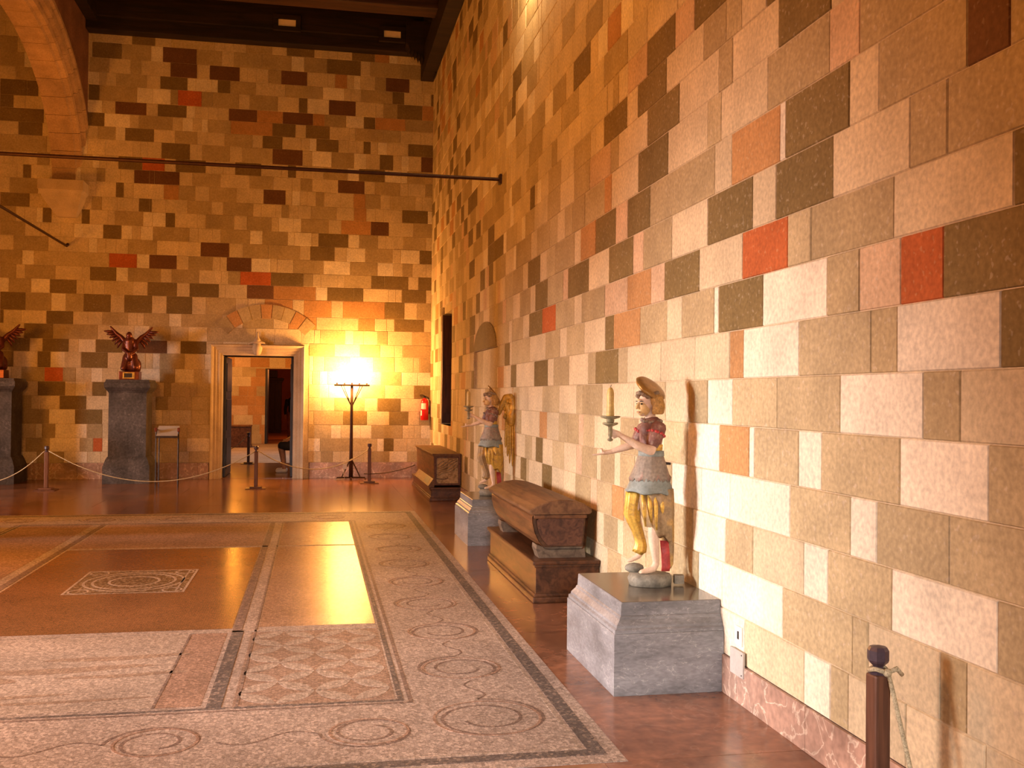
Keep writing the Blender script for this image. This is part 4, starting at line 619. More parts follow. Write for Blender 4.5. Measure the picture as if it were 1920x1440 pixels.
# ------------------------------------------------------------------ ceiling timbers
ce = tag(MB().box(-10.4, XW+.7, -5.2, YB+.9, 9.2, 9.35).build('ceiling', CEILW), kind='structure')
for i in range(22):
    x0 = -10.3+i*.59
    MB().box(x0+.004, x0+.586, -5.0, YB, 9.12-.006*(i % 2), 9.2, .0).build('ceiling_plank', CEILW, ce)
for yb in (-3.5, -.5, 2.5, 5.5, 8.5, 11.5, 14.3, 17.1):
    MB().box(-10.2, XW-.2, yb-.22, yb+.22, 8.17, 8.75, .02).build('ceiling_beam', BEAMW, ce)
MB().box(-4.2, XW, 19.42, YB-.01, 8.26, 8.62, .015).build('wall_plate', CEILW, ce)
MB().box(XW-.26, XW-.004, -5.0, YB-.01, 7.80, 8.3, .015).build('side_plate', CEILW, ce)
MB().box(-4.2, -4.0, -5.0, YB-.01, 8.42, 8.8, .015).build('side_plate', CEILW, ce)
teeth = [(1.62, 8.32)]
for i in range(9):
    x = 1.66+.062*i; zb = 8.27-.034*i-.0025*i*i
    teeth += [(x, zb), (x+.03, zb-.085), (x+.05, zb-.02)]
teeth += [(XW-.006, 7.86), (XW-.006, 8.75), (1.62, 8.75)]
MB().prism(teeth, lambda a, b, d: (a, d, b), 19.05, 19.42).build('carved_bracket', CEILW, ce)
for (a, b, zc) in ((-.775, -.445, 8.60), (1.20, 1.53, 8.54)):
    fr = MB()
    for (p, q, r, s) in ((a-.09, b+.09, zc+.07, zc+.15), (a-.09, b+.09, zc-.15, zc-.07), (a-.09, a, zc-.07, zc+.07), (b, b+.09, zc-.07, zc+.07)): fr.box(p, q, 19.26, 19.34, r, s, .008)
    fo = fr.build('coffer_frame', CEILW, ce)
    MB().box(a+.003, b-.003, 19.30, 19.32, zc-.067, zc+.067, .002).build('painted_plaque', PALEB, fo)
MB().box(-4.2, XW-.25, 19.335, 19.42, 8.5, 9.12).build('fascia_board', CEILW, ce)

# ------------------------------------------------------------------ arcade on the left: corbel, arch stones, spandrel
ar = tag(empty('wall_arcade', (-4.55, YB, 0)), kind='structure'); A0 = Vector((-4.55, YB, 0))
EA, EB, ZS = 3.5, 2.1, 5.43
def arcp(x, r, th): return Vector((x, YB-EA+(EA+r)*math.cos(th), ZS+(EB+r)*math.sin(th)))-A0
AP = [(-4.80, 0), (-4.80, .44), (-4.19, .44), (-4.19, .37), (-4.23, .345), (-4.25, .29), (-4.215, .25), (-4.235, .20), (-4.295, .18), (-4.315, .13), (-4.275, .09), (-4.30, .05), (-4.37, .035), (-4.40, .0)]
nv = 22
for i in range(nv):
    t0, t1 = PI*i/nv+.0015, PI*(i+1)/nv-.0015
    MB().loft([[arcp(x, r, t) for x, r in AP] for t in (t0, (t0+t1)/2, t1)]).build('arch_stone', ARCHST, ar)
v = []; f = []; n = 40
for i in range(n+1):
    t = PI*i/n
    for x in (-4.78, -4.205):
        a = arcp(x, .40, t); b = Vector((x, a.y+A0.y, 9.2))-A0; b.x = x-A0.x
        v += [a, b]
for i in range(n): f += [(i*4+2, (i+1)*4+2, (i+1)*4+3, i*4+3), (i*4, i*4+1, (i+1)*4+1, (i+1)*4), (i*4, (i+1)*4, (i+1)*4+2, i*4+2)]
MB().add(v, f).build('spandrel', SPAND, ar)
cb = MB()
def rr(x0, x1, y0, z): return [Vector(p)-A0 for p in ((x0, y0, z), (x1, y0, z), (x1, YB+.05, z), (x0, YB+.05, z))]
cb.loft([rr(-4.68, -4.36, 19.60, 4.82), rr(-4.72, -4.33, 19.52, 4.88), rr(-4.80, -4.27, 19.40, 5.0), rr(-4.88, -4.22, 19.30, 5.13), rr(-4.89, -4.21, 19.27, 5.20), rr(-4.93, -4.16, 19.22, 5.25), rr(-4.93, -4.16, 19.22, 5.43)])
cb.build('corbel', CUT, ar)
MB().lathe([(.42, 0), (.42, .3), (.3, .4), (.28, 4.9), (.42, 5.2), (.46, 5.43)], Vector((-4.5, 12.3, 0))-A0, 20).build('column', CUT, ar)
# ------------------------------------------------------------------ carved figures on marble pedestals
U = 1/320.0                                    # sculptor's grid: 320 units to the metre
CR = Vector((.981, -.192, 0)); CT = Vector((-.192, -.981, 0))   # the figure's across and front directions
def G(a, b, w=0): return CR*(a*U)+Vector((0, 0, b*U))+CT*(w*U)
def cap(mb, p, q, r0, r1, n=10, k=4):
    p, q = Vector(p), Vector(q); d = (q-p); u = d.normalized()
    pts = [p-u*r0*.85*U, p-u*r0*.5*U]+[p+d*i/k for i in range(k+1)]+[q+u*r1*.5*U, q+u*r1*.85*U]
    rs = [r0*.45, r0*.85]+[r0+(r1-r0)*i/k for i in range(k+1)]+[r1*.85, r1*.45]
    return mb.tube(pts, [r*U for r in rs], n)
def limb(mb, *pr):
    for (p, r), (q, s) in zip(pr, pr[1:]): cap(mb, p, q, r, s)
def ring(a, b, ra, rw, n=40, fold=0, nf=9, ph=0, tilt=0, hem=0, nh=9, w=0, sharp=False):
    out = []
    for k in range(n):
        t = 2*PI*k/n; fo = 1+fold*math.cos(nf*t+ph)
        s = (abs(((nh*t/(2*PI)) % 1)-.5)*2-.5)*2 if sharp else math.cos(nh*t+ph)
        out.append(G(a+ra*fo*math.cos(t), b+hem*s+tilt*math.cos(t), w+rw*fo*math.sin(t)))
    return out
def mass(mb, a, b, w, ra, rb, rw, sub=2):
    bm = bmesh.new(); bmesh.ops.create_icosphere(bm, subdivisions=sub, radius=1); bm.verts.index_update()
    mb.add([G(a+ra*v.co.x, b+rb*v.co.z, w-rw*v.co.y) for v in bm.verts], [tuple(v.index for v in f.verts) for f in bm.faces]); bm.free(); return mb
def hand(mb, wr, palm, dirv, side, grip, r=2.6, ln=(11, 13, 12.5, 10)):
    """palm block, four fingers bent by grip, thumb from the side of the palm; positions in grid units (a,b,w)"""
    P = lambda t: G(*t)
    wr, palm, dirv, side = Vector(wr), Vector(palm), Vector(dirv).normalized(), Vector(side).normalized()
    nrm = dirv.cross(side)
    for s in (-3.2, 0, 3.2): cap(mb, P(wr+side*s*.6), P(palm+side*s), 4.2, 3.6)
    for i, s in enumerate((-5.2, -1.8, 1.8, 5.0)):
        b = palm+side*s+dirv*2; g = grip[i]
        k1 = b+(dirv*math.cos(g*.5)+nrm*math.sin(g*.5))*ln[i]*.5
        k2 = k1+(dirv*math.cos(g)+nrm*math.sin(g))*ln[i]*.35
        k3 = k2+(dirv*math.cos(g*1.6)+nrm*math.sin(g*1.6))*ln[i]*.3
        limb(mb, (P(b), r), (P(k1), r*.95), (P(k2), r*.9), (P(k3), r*.75))
    b = wr+(palm-wr)*.45-side*5
    limb(mb, (P(b), r*1.1), (P(b-side*3+dirv*4+nrm*3), r), (P(b-side*1.5+dirv*9+nrm*5), r*.8))
def carved_angel(loc, label, wings):
    t = tag(empty('carved_angel_statue', loc), label, 'statue')
    bm_ = MB()                                  # the flesh: head, neck, trunk, arms, hands, legs, feet in one surface
    mass(bm_, -9, 327, 2, 17, 22, 17); mass(bm_, -15, 316, 4, 12.5, 17, 12); mass(bm_, -20, 305, 6, 7, 7, 8)
    cap(bm_, G(-26.5, 324, 10), G(-30.5, 315, 12), 2.4, 3.4); mass(bm_, -25.5, 305, 10, 4.5, 2.6, 5)
    mass(bm_, -24, 329, 8, 6, 3, 10); mass(bm_, 4, 322, 17, 3, 5.5, 3)
    limb(bm_, (G(-4, 306, 0), 10), (G(-2, 288, 0), 10.5))
    limb(bm_, (G(-1, 272, 0), 19), (G(-2, 250, 0), 19), (G(-2, 226, 0), 16.5), (G(-2, 196, 0), 22))
    limb(bm_, (G(9, 278, 13), 10), (G(-5, 234, 25), 9), (G(-32, 245, 30), 8.2), (G(-63, 263, 30), 5.2))
    limb(bm_, (G(-12, 276, -14), 10), (G(-34, 243, -20), 8.5), (G(-62, 234, -22), 6.6), (G(-76, 229, -22), 4.8))
    hand(bm_, (-66, 265, 30), (-76, 268, 30), (-1, .1, .25), (0, 1, 0), (1.5, 1.55, 1.55, 1.5))
    hand(bm_, (-77, 229, -22), (-87, 227, -22), (-1, -.28, .1), (0, .25, 1), (1.5, 1.4, .12, 1.5), 2.6, (11, 12, 20, 10))
    limb(bm_, (G(4, 184, 9), 20), (G(3, 102, 10), 12), (G(4, 62, 9), 10.5), (G(9, 22, 7), 6.6))
    limb(bm_, (G(9, 20, 7), 7), (G(4, 10, 9), 6.5), (G(-12, 6, 13), 5.6), (G(-20, 5, 15), 4.5))
    for i in range(4): cap(bm_, G(-16-i*.4, 5, 10.5+i*3.1), G(-24+i*.8, 3.6, 11+i*3.3), 2.2, 1.8)
    limb(bm_, (G(-16, 184, -11), 19), (G(-30, 108, -12), 12), (G(-22, 78, -14), 9.5), (G(-16, 42, -16), 6.4))
    limb(bm_, (G(-16, 40, -16), 6.4), (G(-22, 30, -15), 6), (G(-36, 23, -13), 4.6), (G(-41, 21, -12), 3.6))
    fused('body', bm_, SKIN, t, .0055, 5)
    fc = MB(); mass(fc, -15.5, 316.5, 5.2, 13, 16.5, 12.2, 3); mass(fc, -22, 305, 7, 6, 5.5, 7.5); cap(fc, G(-27, 324, 11), G(-31.2, 315, 12.6), 2.2, 3.3)
    mass(fc, -26.5, 306, 10.6, 4.2, 2.2, 4.6); mass(fc, -25, 329.5, 9, 5.5, 2.4, 8)
    fused('face', fc, FACE, t, .004, 3)
    for (a, w) in ((-28.6, 5.0), (-22.2, 16.4)):
        e = mass(MB(), a, 322.5, w, 2.2, 1.7, 2.2).build('eye', DARKP, t, smooth=True)
        cap(MB(), G(a-2.5, 327.5, w-1.5), G(a+2.6, 327, w+2), .8, .7, 6, 2).build('eyebrow', DARKP, t, smooth=True)
    cap(MB(), G(-29.2, 307, 9), G(-25.8, 307, 14.6), 1.5, 1.3, 8, 2).build('mouth', LIPS, t, smooth=True)
    hr = MB(); mass(hr, -2, 330, 0, 17, 19, 18.5)
    for i in range(9):
        an = -1.25+i*.36; hr_a, hr_w = 2+15*math.cos(an), 17.5*math.sin(an)
        limb(hr, (G(hr_a-2, 336, hr_w), 5.5), (G(hr_a+3, 318, hr_w*1.08), 5.5), (G(hr_a+1, 307, hr_w*1.05), 5))
    fused('hair', hr, HAIR, t, .005, 3)
    fb = MB()
    for i in range(15):
        an = 2*PI*i/15; mass(fb, -9+19*math.cos(an), 340+4*math.sin(3*an), 2+18.5*math.sin(an), 5.2, 4.6, 5)
    mass(fb, -8, 346, 1, 14, 7, 14)
    fused('hair_roll', fb, FILLET, t, .005, 2)
    if not wings:
        ha = MB(); axis = (CR*.50+Vector((0, 0, .74))+CT*.44).normalized()
        ha.lathe([(.001, .012), (.06, .015), (.094, .009), (.104, -.003), (.097, -.014), (.055, -.008), (.001, -.010)], G(-2, 353, -3), 28, axis)
        ha.build('halo', HALO, t, smooth=True)
    # bodice, sleeves, girdle, skirts
    mb = MB().loft([ring(0, 298, 10, 10), ring(0, 291, 17, 16, fold=.05, nf=14), ring(-1, 280, 23, 20), ring(-1, 262, 23, 22), ring(-2, 244, 20.5, 20), ring(-2, 229, 19, 18)]); mb.build('bodice', REDC, t, smooth=True)
    cl = MB()
    for i in range(20):
        an = 2*PI*i/20; mass(cl, -1+18*math.cos(an), 290+2.5*math.cos(an+2)+(i % 2)*1.4, 17*math.sin(an), 4.4, 3.4, 4.4, 1)
    cl.build('ruffled_collar', TUNIC, t, smooth=True)
    for (p, q, r, s) in (((10, 279, 13), (-3, 243, 24), 15.5, 13), ((-12, 276, -15), (-28, 250, -19), 13, 11.5)):
        sl = MB(); P, Q = Vector(p), Vector(q); d = (G(*q)-G(*p)).normalized(); a1 = d.cross(CT).normalized(); a2 = d.cross(a1); rings = []
        for k, (tt, rr_) in enumerate(((-.25, .35), (-.18, .8), (0, 1), (.35, 1.08), (.7, .98), (1, .82), (1.02, .6))):
            c = G(*(P+(Q-P)*tt)); R_ = (r+(s-r)*max(tt, 0))*rr_*U
            rings.append([c+(a1*math.cos(2*PI*j/28)+a2*math.sin(2*PI*j/28))*R_*(1+.05*math.cos(9*2*PI*j/28)) for j in range(28)])
        so = sl.loft(rings).build('sleeve', REDC, t, smooth=True)
        rf = MB()
        for j in range(16):
            c = rings[3][int(j*28/16)]; rf.ico(tuple(c), .0105, 1)
        rf.build('sleeve_ruff', LININ if not wings else TUNIC, so, smooth=True)
    MB().loft([ring(-1, 246, 20.5, 20.5), ring(-1, 245, 22, 22), ring(-1, 236, 21.5, 21.5), ring(-1, 233, 20, 20)]).build('gilt_girdle', GILT, t, smooth=True)
    MB().loft([ring(-1, 234, 20, 20), ring(-1, 233, 24.5, 23), ring(-1, 224, 25, 23.5), ring(-1, 222, 21, 20)]).build('waistband', BLUEC, t, smooth=True)
    MB().loft([ring(-2, 226, 21, 20), ring(-2, 222, 25, 23, fold=.02, nf=15), ring(-2, 205, 30, 27, fold=.03, nf=15), ring(-3, 188, 36, 31, fold=.035, nf=15),
               ring(-3, 177, 39.5, 33, fold=.035, nf=15, hem=6.5, nh=15, sharp=True), ring(-3, 178, 36, 30, hem=6.5, nh=15, sharp=True), ring(-3, 200, 28, 25)]).build('leaf_edged_tunic', TUNIC, t, smooth=True)
    MB().loft([ring(-3, 195, 30, 27), ring(-3, 178, 37, 32), ring(-4, 165, 42, 36, fold=.03, nf=7), ring(-5, 155, 45, 38, fold=.05, nf=7, hem=2, nh=5, tilt=-2), ring(-5, 153, 42, 36, fold=.05, nf=7, hem=2, nh=5, tilt=-2),
               ring(-4, 168, 36, 31)]).build('grey_blue_skirt', BLUEC, t, smooth=True)
    # trousers-like drapery, one fall for each leg
    far = [(-29, 162, -10, 17, 17), (-31, 140, -11, 17, 16), (-35, 112, -12, 16, 15), (-31, 96, -13, 13.5, 13.5), (-23, 76, -15, 11, 11.5), (-17, 54, -16, 11.5, 11.5), (-19, 42, -15, 12.5, 11), (-25, 36, -14, 9, 8), (-20, 48, -15, 7, 7)]
    MB().loft([ring(a, b, ra, rw, fold=.07, nf=8, ph=i*.35, w=w, tilt=(-4 if i > 4 else 0)) for i, (a, b, w, ra, rw) in enumerate(far)]).build('gilded_drapery', GILT if not wings else DRAPE, t, smooth=True)
    near = [(8, 162, 8, 31, 24), (8, 140, 9, 32, 23), (11, 112, 9, 30, 21), (15, 90, 8, 25, 18), (18, 76, 6, 20, 15), (19, 70, 5, 15, 12), (15, 94, 6, 15, 11)]
    MB().loft([ring(a, b, ra, rw, fold=.075, nf=9, ph=i*.3, w=w, hem=(4 if i in (4, 5) else 0), nh=4, tilt=(-9 if i in (4, 5) else 0)) for i, (a, b, w, ra, rw) in enumerate(near)]).build('tan_drapery', DRAPE if not wings else GILT, t, smooth=True)
    for (x0, x1, b1, ww) in ((-20, -14, 92, 5), (-9, -3, 100, 5.5), (3, 7, 86, 5), (16, 18, 104, 4.5)):
        MB().tube([G(x0, 158, 24), G((x0+x1)/2-1, 130, 31), G(x1, b1, 25)], [ww*.6*U, ww*U, ww*.35*U], 8).build('gilded_fold', GILT, t, smooth=True)
    tl = [(26, 120, -4, 17, 10), (29, 95, -6, 15, 9), (33, 66, -8, 12, 7), (36, 40, -9, 9, 6), (37, 16, -9, 7, 5), (36, 8, -9, 4, 4)]
    MB().loft([ring(a, b, ra, rw, fold=.08, nf=6, ph=i*.4, w=w) for i, (a, b, w, ra, rw) in enumerate(tl)]).build('trailing_drapery', DRAPE, t, smooth=True)
    MB().loft([ring(a-8, b-4, 8 if i < 4 else 5, 3.5, w=w+6, fold=.08, nf=5) for i, (a, b, w, ra, rw) in enumerate(tl[2:])]).build('red_lining', LININ, t, smooth=True)
    # rough carved base
    bs = MB().loft([ring(-2, -21, 40, 36, fold=.03, nf=5), ring(-2, -8, 41, 37, fold=.03, nf=6), ring(-2, 0, 38, 34, fold=.02, nf=5), ring(-2, 1, 10, 10)])
    mass(bs, -30, 8, -13, 19, 10, 12); bs.box(0, 0, 0, 0, 0, 0) if False else None
    bo = bs.build('carved_base', PLIN2, t, smooth=True)
    if not wings:
        pg = MB().tube([G(24, 209, -10), G(38, 208, -12)], .008, 8).build('peg', DKIRON, t)
        MB().prism([(44, -18), (62, -18), (62, -2), (44, -2)], lambda a, b, w: G(a, b, w), -6, 10).build('base_block', PLIN2, t)
    else:
        # near wing: arched shoulder, scaly coverts, long flight feathers; the far one only shows its edge
        for nm, s, wd in (('wing', 1, -14), ('wing', -1, -40)):
            if s > 0:
                pts = [(26, 272, wd, 9, 8), (36, 305, wd, 15, 9), (50, 330, wd, 17, 9), (66, 334, wd, 16, 9), (76, 318, wd, 17, 9), (77, 290, wd, 20, 9), (72, 262, wd, 22, 8), (70, 240, wd, 20, 6)]
                wing = fused('wing', (lambda m_: (limb(m_, *[(G(a, b, w), r*.78) for a, b, w, r, _ in pts]), limb(m_, (G(46, 312, wd), 11), (G(58, 296, wd), 13), (G(62, 262, wd), 13), (G(64, 236, wd), 9)), m_)[-1])(MB()), GILT, t, .006, 4)
                for (a0, b0, a1, b1, a2, b2, ww) in ((58, 262, 60, 190, 58, 118, 8), (66, 258, 68, 170, 66, 92, 7.5), (74, 256, 77, 165, 76, 82, 7), (82, 258, 85, 170, 84, 96, 7), (88, 268, 91, 190, 90, 120, 6.5), (52, 256, 52, 205, 50, 150, 7.5)):
                    bl = MB(); rings = []
                    for tt in (0, .25, .5, .75, .92, 1):
                        a = (1-tt)**2*a0+2*tt*(1-tt)*a1+tt*tt*a2; b = (1-tt)**2*b0+2*tt*(1-tt)*b1+tt*tt*b2
                        k = (1.0 if tt < .8 else (.75 if tt < .95 else .25))
                        rings.append([G(a+ww*k*.62*math.cos(q), b, wd+3.2*k*math.sin(q)+(a0 % 3)) for q in [2*PI*j/10 for j in range(10)]])
                    bl.loft(rings).build('flight_feather', GILT, wing, smooth=True)
                for i in range(5):
                    for j in range(4):
                        mass(MB(), 46+j*11+(i % 2)*4, 318-i*14-j*2, wd+9, 6.5, 9, 3.2, 1).build('covert_feather', GILT, wing, smooth=True)
            else:
                wing = MB(); rings = []
                for tt, wdt in ((0, 6), (.2, 12), (.5, 13), (.8, 8), (1, 2)):
                    c = Vector((30-46*tt, 300+74*tt, wd-8)); 
                    rings.append([G(c.x+wdt*.5*math.cos(q), c.y+wdt*.75*math.cos(q)*1, c.z+7*math.sin(q)) for q in [2*PI*j/12 for j in range(12)]])
                wing = wing.loft(rings).build('wing', HALO, t, smooth=True)
    return t
def candlestick(loc, label):
    t = tag(empty('candlestick', loc), label, 'candlestick', None)
    MB().lathe([(.001, -.058), (.016, -.052), (.018, -.045), (.008, -.036), (.013, -.02), (.013, .03), (.022, .036), (.026, .04)], (0, 0, 0), 16).build('stem', OLDPAINT, t, smooth=True)
    MB().lathe([(.012, .030), (.044, .043), (.047, .050), (.043, .053), (.012, .048)], (0, 0, 0), 24).build('lower_drip_pan', OLDPAINT, t, smooth=True)
    MB().lathe([(.018, .05), (.024, .062), (.022, .072), (.055, .082), (.060, .089), (.056, .092), (.02, .088)], (0, 0, 0), 24).build('upper_drip_pan', OLDPAINT, t, smooth=True)
    c = MB().lathe([(.021, .085), (.0225, .10), (.0205, .16), (.021, .225), (.017, .245), (.009, .257), (.002, .26)], (0, 0, 0), 18).build('candle', WAX, t, smooth=True)
    MB().tube([(0, 0, .256), (.001, 0, .266), (.005, 0, .274)], .0018, 6).build('wick', DARKP, c)
    return t
P1 = Vector((1.972, 5.72, .4915+21.5*U)); P2 = Vector((1.955, 11.16, .4915+21.5*U))
carved_angel(P1, 'painted carved angel with brown disc halo and gilded drapery on the nearer grey pedestal', False)
carved_angel(P2, 'carved angel with golden wings on the farther grey marble pedestal', True)
candlestick(P1+G(-83, 270, 35), 'candlestick with thick yellow candle in the hand of the haloed angel')
candlestick(P2+G(-83, 270, 35), 'slender candlestick with candle held by the golden winged angel')
def pedestal(x0, y0, y1, label):
    t = tag(empty('marble_pedestal', (x0, y0, 0)), label, 'pedestal'); x1 = XW-.006-x0; L_ = y1-y0
    def rg(i, z, ch=0): return [Vector(p) for p in ((i, i, z), (x1, i, z), (x1, L_-i, z), (i, L_-i, z))]
    MB().loft([rg(0, 0), rg(0, .325), rg(.003, .33)]).build('plinth_block', GREYM, t)
    MB().loft([rg(.006, .331), rg(.006, .350), rg(.018, .358), rg(.020, .372), rg(.030, .385), rg(.042, .40), rg(.046, .412), rg(.052, .418)]).build('stepped_moulding', GREYM, t)
    MB().loft([rg(.052, .419), rg(.056, .486), rg(.060, .489)]).build('top_course', GREYM, t)
    MB().loft([rg(.0605, .4885), rg(.0605, .4905), rg(.062, .491)]).build('dark_top_slab', TOPM, t)
    return t
pedestal(1.588, 5.19, 6.215, 'grey veined marble pedestal under the haloed angel, nearest to the viewer')
pedestal(1.617, 10.65, 11.67, 'grey marble pedestal under the winged angel, behind the rounded chest')

# ------------------------------------------------------------------ wooden chests on plinths
def plinth(x0, y0, y1, h, label):
    t = tag(empty('chest_plinth', (x0, y0, 0)), label, 'plinth'); x1 = XW-.008-x0; L_ = y1-y0
    MB().box(0, x1, 0, L_, 0, .045, .008).box(.012, x1, .012, L_-.012, .045, .07, .006).build('base_moulding', PLINW, t)
    MB().box(.025, x1, .025, L_-.025, .068, h-.05, .003).build('carcass', PLINW, t)
    MB().box(.012, x1, .012, L_-.012, h-.052, h-.03, .006).box(-.004, x1, -.004, L_+.004, h-.03, h, .008).build('top_board', PLINW, t)
    return t
plinth(1.675, 7.62, 9.74, .325, 'low polished wooden plinth under the rounded brown chest')
plinth(1.725, 15.27, 18.15, .205, 'low dark plinth under the carved chest near the corner')
t = tag(empty('rounded_chest', (1.92, 7.76, .325)), 'brown walnut chest with bulging sides and domed lid, between the two angels', 'chest')
y1 = 1.86
sect = [(-.215, .345), (-.232, .33), (-.230, .28), (-.212, .205), (-.178, .135), (-.128, .078), (-.10, .07), (.19, .07), (.21, .09), (.222, .2), (.232, .32), (.222, .345)]
def sec(y, s, lift=0): return [Vector((x*s, y, .07+(z-.07)*(1)+lift)) for x, z in sect]
MB().loft([sec(.03, .93), sec(0, .985), sec(.05, 1), sec(.5, 1.015), sec(.93, 1.02), sec(1.36, 1.015), sec(y1-.05, 1), sec(y1, .985), sec(y1-.03, .93)]).build('trough', CHESTW, t)
pan = MB().prism([(x*.82, .10+(z-.07)*.78) for x, z in sect], lambda a, b, d: Vector((a, d, b)), -.012, .03).build('end_panel', CHESTE, t)
MB().box(-.215, .215, -.014, .01, .315, .345, .004).build('end_rail', CHESTW, t)
lid = MB(); rings = []
for (yy, s) in ((-.03, .94), (-.025, .99), (.03, 1.0), (.9, 1.02), (y1-.03, 1.0), (y1+.02, .99), (y1+.03, .94)):
    pts = [(-.245, .35), (-.258, .365), (-.256, .385), (-.20, .418), (-.11, .452), (0, .466), (.11, .455), (.20, .425), (.252, .388), (.255, .365), (.24, .35)]
    rings.append([Vector((x*s, yy, .35+(z-.35)*(s if s < .97 else 1))) for x, z in pts])
lid.loft(rings).build('domed_lid', LIDW, t)
for yy in (.02, y1-.30):
    MB().prism([(-.165, 0), (.215, 0), (.205, .085), (-.12, .085), (-.185, .105), (-.19, .07)], lambda a, b, d: Vector((a, d, b)), yy, yy+.16).build('foot_block', FOOTW, t)
t = tag(empty('carved_chest', (1.80, 15.32, .205)), 'dark wooden chest with carved swirling end panel beside the end wall corner', 'chest')
x1 = XW-.012-1.80; L_ = 2.62
MB().prism([(.0, .05), (x1, .05), (x1, .49), (-.01, .49)], lambda a, b, d: Vector((a, d, b)), .02, L_).build('body', CHESTW, t)
MB().box(-.035, x1, -.03, L_+.03, .49, .515, .006).box(-.02, x1, -.012, L_+.012, .47, .49, .005).build('lid', LIDW, t)
fr = MB()
for (a, b, c, d) in ((0, .035, .03, .47), (x1-.04, x1, .03, .47), (.035, x1-.04, .03, .06), (.035, x1-.04, .45, .47)): fr.box(a, b, -.012, .03, c, d, .004)
fr.build('end_frame', CHESTE, t)
ep = MB().box(.035, x1-.04, .005, .03, .06, .45).build('end_panel', GILTW, t)
for i in range(7):
    pts = [(.045+.31*s, -.004, .17+.04*i+.15*s+.018*math.sin(7*s+i)-(.06 if i > 4 else 0)) for s in [k/10*min(1, 1.05-.11*max(0, i-2)) for k in range(11)]]
    MB().tube(pts, [.003]+[.010]*9+[.004], 6).build('carved_wave', GILTW, ep, smooth=True)
MB().tube([(.12+.1*math.sin(q), -.002, .155-.03*math.cos(q)) for q in [(-1.2+2.4*k/8) for k in range(9)]], .006, 6).build('carved_scroll', CHESTE, ep, smooth=True)
sk = MB().prism([(0, .12), (-.015, .13), (-.095, .02), (-.08, .0), (0, .0)], lambda a, b, d: Vector((a, d, b)), -.01, L_*.82).build('flared_skirt_board', LIDW, t)
ho = MB().prism([(-.020, .119), (-.0765, .040), (-.0795, .043), (-.023, .122)], lambda a, b, d: Vector((a, d, b)), .25, .8).build('slot_shade_sheet', DARKP, sk)  # dark sheet laid on the board, painting the shade inside a hole

# ------------------------------------------------------------------ barrier posts and ropes
def stanchion(loc, label, rz=0, h=.725):
    t = tag(empty('barrier_post', loc, rz), label, 'barrier post')
    MB().box(-.165, .165, -.165, .165, 0, .012, .003).box(-.10, .10, -.10, .10, .012, .04, .008).build('base_plate', POSTW, t)
    MB().box(-.031, .031, -.031, .031, .038, h-.10, .009).build('post', POSTW, t)
    MB().lathe([(.034, h-.10), (.024, h-.09), (.018, h-.08), (.018, h-.068)], (0, 0, 0), 8).build('neck', KNOBM, t)
    MB().lathe([(.016, h-.075), (.034, h-.058), (.0375, h-.05), (.0375, h-.016), (.030, h-.004), (.001, h+.001)], (0, 0, 0), 8).build('faceted_knob', KNOBM, t)
    return t
SG = None
S0, S1, S2, S3, S4 = (1.985, 3.28, 0), (-.975, 17.6, 0), (-4.305, 17.6, 0), (.985, 18.55, 0), (-1.50, 23.9, 0)
stanchion(S0, 'wooden barrier post with purple brown faceted knob and tied rope, nearest on the right', .12)
stanchion(S1, 'barrier post standing in front of the doorway', .0)
stanchion(S2, 'barrier post left of the dark statue pedestal by the end wall', .0)
stanchion(S3, 'barrier post beside the tall lamp stand', .0)
stanchion(S4, 'barrier post in the next room seen through the doorway', .0)
def rope(name, pts, label, r=.009, m=ROPEM):
    n = []
    for i in range(len(pts)-1):
        p0, p1, p2, p3 = [Vector(pts[min(max(j, 0), len(pts)-1)]) for j in (i-1, i, i+1, i+2)]
        for k in range(6):
            q = k/6; n.append(.5*((2*p1)+(p2-p0)*q+(2*p0-5*p1+4*p2-p3)*q*q+(3*p1-p0-3*p2+p3)*q**3))
    n.append(Vector(pts[-1]))
    return tag(MB().tube(n, r, 8).build(name, m, None, smooth=True), label, 'rope')
def sag(a, b, d, k=8): return [(a[0]+(b[0]-a[0])*i/k, a[1]+(b[1]-a[1])*i/k, a[2]+(b[2]-a[2])*i/k-d*4*(i/k)*(1-i/k)) for i in range(k+1)]
nz = .640
coil = [(S0[0]+.030*math.cos(q), S0[1]+.030*math.sin(q), nz+.006*math.sin(q*2)) for q in [-.5+k*2*PI/10 for k in range(11)]]
rp = rope('barrier_rope', coil+[(2.01, 3.24, .60), (2.035, 3.20, .42), (2.06, 3.15, .22), (2.08, 3.08, .06), (2.09, 2.9, .012), (2.08, 2.4, .010)], 'pale cord tied round the nearest barrier post and hanging to the floor', .0085)
kn = MB().tube([(2.0, 3.247, nz-.005), (2.03, 3.235, nz+.012), (2.055, 3.24, nz-.012)], [.008, .010, .008], 8).ico((2.0, 3.245, nz-.004), .016, 2).build('knot', ROPEM, rp, smooth=True)
Zn = .640
rope('barrier_rope', sag((S2[0]+.03, S2[1], Zn), (S1[0]-.03, S1[1], Zn-.02), .50), 'cord sagging before the dark pedestal and the reading stand', .008)
rope('barrier_rope', sag((S1[0]+.03, S1[1], Zn), (S3[0]-.03, S3[1], .60), .33), 'cord sagging across the right side of the doorway', .008)
rope('barrier_rope', sag((S3[0]-.1, S3[1]-.02, .17), (1.78, 18.1, .36), .05), 'dark cord from the lamp base to the carved chest', .008, IRON)
rope('barrier_rope', sag((-6.2, 17.6, .60), (S2[0]-.03, S2[1], Zn), .50), 'cord sagging at the left edge toward the leftmost barrier post', .008)
rope('barrier_rope', sag((S4[0]-.03, S4[1], Zn), (-2.7, 23.9, .5), .3), 'cord of the barrier post in the next room', .008)

